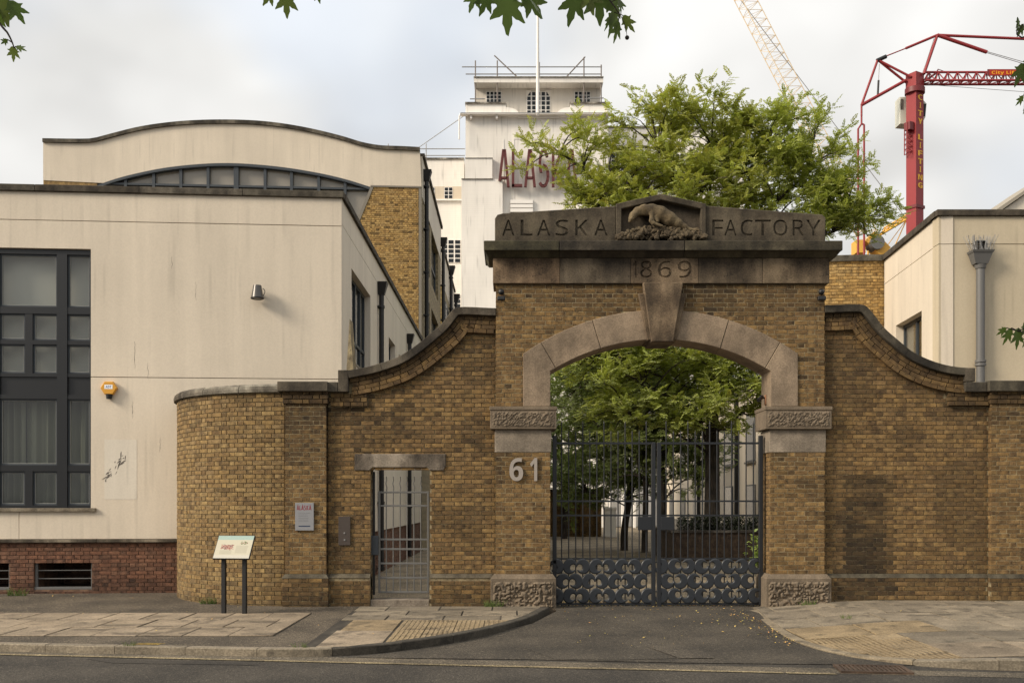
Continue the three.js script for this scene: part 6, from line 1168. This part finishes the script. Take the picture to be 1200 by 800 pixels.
planeTree('street plane tree whose toothed leaves hang above the white tower', [-4.6, ROAD, 15.2], 71,
  [[-1, 8.6, 10.2], [-4.5, 8.4, 9.2], [-7.5, 9.5, 12], [-2.5, 10.5, 13], [1.4, 8.6, 11.4], [-8, 8.4, 16], [-3, 11.5, 16], [-10, 9, 10.5]],
  [{ twig: [[640, -40, 6.5], [622, -14, 6.5], [606, -6, 6.5], [590, -8, 6.5]], leaves: [[594, -12, 6.5, 52, .05, .3, .1, 1], [616, -10, 6.5, 36, .5, -.4, .2, 2], [573, -10, 6.5, 30, -.3, .5, .2, 3], [560, -13, 6.5, 28, -.5, -.2, .3, 4], [607, -20, 6.6, 40, .2, .6, -.2, 3], [621, -2, 6.4, 26, .9, 1.0, .3, 1, .5]] },
   { twig: [[700, -40, 6.5], [704, -14, 6.5], [716, 2, 6.5], [726, 16, 6.5]], leaves: [[676, -14, 6.5, 44, -.12, .5, .2, 2], [688, -16, 6.5, 34, .2, -.3, .1, 1], [701, -18, 6.5, 46, .1, .1, .2, 3], [712, -12, 6.6, 36, .5, .4, .1, 2], [726, -2, 6.5, 18, .4, .9, .3, 4], [722, 10, 6.5, 34, .1, 1.0, .4, 1], [730, 18, 6.5, 24, .4, -1.0, .3, 3], [718, 14, 6.5, 24, -.2, 1.2, .2, 2], [725, 24, 6.5, 26, .05, .9, .3, 4]], balls: [[735, 44, 6.5]] },
   { twig: [[340, -30, 7], [335, -12, 7], [325, -9, 7]], leaves: [[334, -12, 7, 32, .1, .3, .2, 3], [320, -12, 7, 22, -.6, .4, .2, 1], [371, -10, 7, 14, .3, .2, .2, 2]] },
   { twig: [[-14, -14, 6], [-2, 26, 6], [8, 38, 6], [14, 50, 6], [16, 56, 6]], leaves: [[0, -6, 6, 36, .25, .4, .2, 1], [10, 0, 6, 30, .7, .5, .3, 2], [-4, 8, 6, 28, -.1, .6, .2, 3], [15, 54, 6, 18, .1, .8, .2, 4], [8, 46, 6, 10, -.9, .7, .2, 2], [18, 54, 6, 13, 1.3, .5, .2, 1]] }], over);
planeTree('street plane tree whose leaves hang before the red jib', [6.4, ROAD, 15.4], 72,
  [[3.5, 8.6, 10.6], [6.8, 8.6, 9.2], [9.5, 9.5, 12], [4.5, 10.5, 13], [9, 8.4, 16], [5, 11.5, 16], [11.5, 9, 10.5]],
  [{ twig: [[1240, -20, 6.2], [1215, 20, 6.2], [1200, 44, 6.2], [1192, 40, 6.2]], leaves: [[1193, 20, 6.2, 18, .4, .7, .3, 1], [1200, 28, 6.2, 16, -.3, .5, .2, 2], [1204, 18, 6.2, 16, .2, .7, .2, 3]] },
   { twig: [[1250, 10, 6.2], [1225, 55, 6.2], [1205, 84, 6.2], [1202, 108, 6.2]], leaves: [[1200, 74, 6.2, 28, -.2, .4, .2, 2], [1204, 64, 6.2, 22, .4, .3, .2, 4], [1200, 112, 6.2, 14, -.5, .6, .2, 3], [1201, 126, 6.2, 11, .3, .6, .2, 1]] },
   { twig: [[1290, 240, 6], [1250, 330, 6], [1215, 376, 6], [1194, 388, 6]], leaves: [[1186, 384, 6, 22, -.2, .5, .3, 1], [1194, 384, 6, 26, .1, .4, .2, 2], [1180, 384, 6, 14, -.8, .5, .2, 3], [1202, 376, 6, 22, .3, .4, .2, 4], [1204, 390, 6, 24, .2, .6, .2, 1], [1222, 352, 6, 30, .3, .5, .2, 2], [1236, 322, 6, 30, -.3, .2, .2, 3], [1252, 296, 6, 32, .2, .4, .2, 1], [1264, 262, 6, 34, -.2, .3, .2, 4], [1276, 232, 6, 34, .3, .2, .2, 2]] }], over);
// ---------------------------------------------------------------- litter and weeds
{
  const r = mulberry(123), it = [], put = (x, z, h, yel) => it.push({ m: aim(V(x, h + .006 + r() * .006, z), V(r() - .5, (r() - .5) * .2, r() - .5), V((r() - .5) * .5, 1, (r() - .5) * .5), .1 + .16 * r()), c: yel ? lin(.5 + .2 * r(), .33 + .16 * r(), .12) : lin(.24, .16, .08) });
  for (let k = 0; k < 1500; k++) { const x = gx(652) + r() * 3.5, z = -.36 - Math.pow(r(), 1.4) * .9; put(x, z, .004, r() < .75); }
  for (let k = 0; k < 170; k++) { const x = .8 + r() * 3, z = -.2 + Math.pow(r(), 2) * 4.5; put(x, z, drive(x, z) + .012, r() < .75); }
  for (let k = 0; k < 150; k++) { const z = 1.0 + r() * 3, x = 3.72 - Math.pow(r(), 2) * .35 + (z > 3.6 ? (z - 3.6) * .2 : 0); put(x, z, drive(x, z) + .012, r() < .8); }
  for (let k = 0; k < 60; k++) { const x = -9 + r() * 8.5, z = -1.9 + r() * 5.5; if (z < .2 && x > -6.6) continue; put(x, z, hLeft(x, z) + .004, r() < .4); }
  for (let k = 0; k < 40; k++) { const x = 4.5 + r() * 6, z = .2 + r() * 4; put(x, z, hRight(x, z) + .004, r() < .4); }
  const m = new THREE.InstancedMesh(BROAD, mat([1, 1, 1], { side: THREE.DoubleSide }), it.length); m.name = 'leaf_litter'; it.forEach((q, i) => { m.setMatrixAt(i, q.m); m.setColorAt(i, q.c); }); m.castShadow = m.receiveShadow = true; m.userData = { kind: 'stuff', label: 'small fallen yellow leaves under the gate and along the kerb', category: 'leaves' }; scene.add(m);
  const tuft = (lab, x, z, h, n, s) => { const G = thing('weed', lab, 'weed', 'weeds at the foot of the walls', [x, h, z]), out = []; for (let k = 0; k < n; k++) { const a = r() * 6.28, e = V(Math.cos(a) * .12 * r() * s, (.04 + .11 * r()) * s, Math.sin(a) * .1 * r() * s), o = V((r() - .5) * .3 * s, -.01, (r() - .5) * .05); const b = e.clone().add(o); out.push(tube([o, o.clone().lerp(b, .6).add(V(0, .01, 0)), b], .005 * s, .001, 3)); } part('blades', out, mat([.12, .17, .04]), G); };
  tuft('green weeds at the foot of the pier numbered 61', gx(578), .12, hLeft(0, .1), 70, 1); tuft('green weeds at the foot of the pier with the bullet camera', gx(944), .2, hRight(4.9, .2), 40, .8);
  tuft('green weeds at the foot of the curved wall behind the information board', X(248, 17.6), Z(17.4), hLeft(0, -.5), 70, .9); tuft('green weeds by the cellar grille of the rendered building', X(22, 18.9), Z(18.8), hLeft(0, -2), 70, 1.1);
  tuft('green weed on the kerb near the yellow paint dash', X(146, 12.3), Z(12.45), hLeft(0, 4.6), 40, .5); tuft('green weed in the kerb joint before the doorway', X(353, 12.4), Z(12.3), hLeft(0, 4.7), 30, .6);
  tuft('green weed between the paving slabs by the sooty wall', X(991, 15), Z(14.95), hRight(5.2, 2), 30, .5);
}
renderer.render(scene, camera);
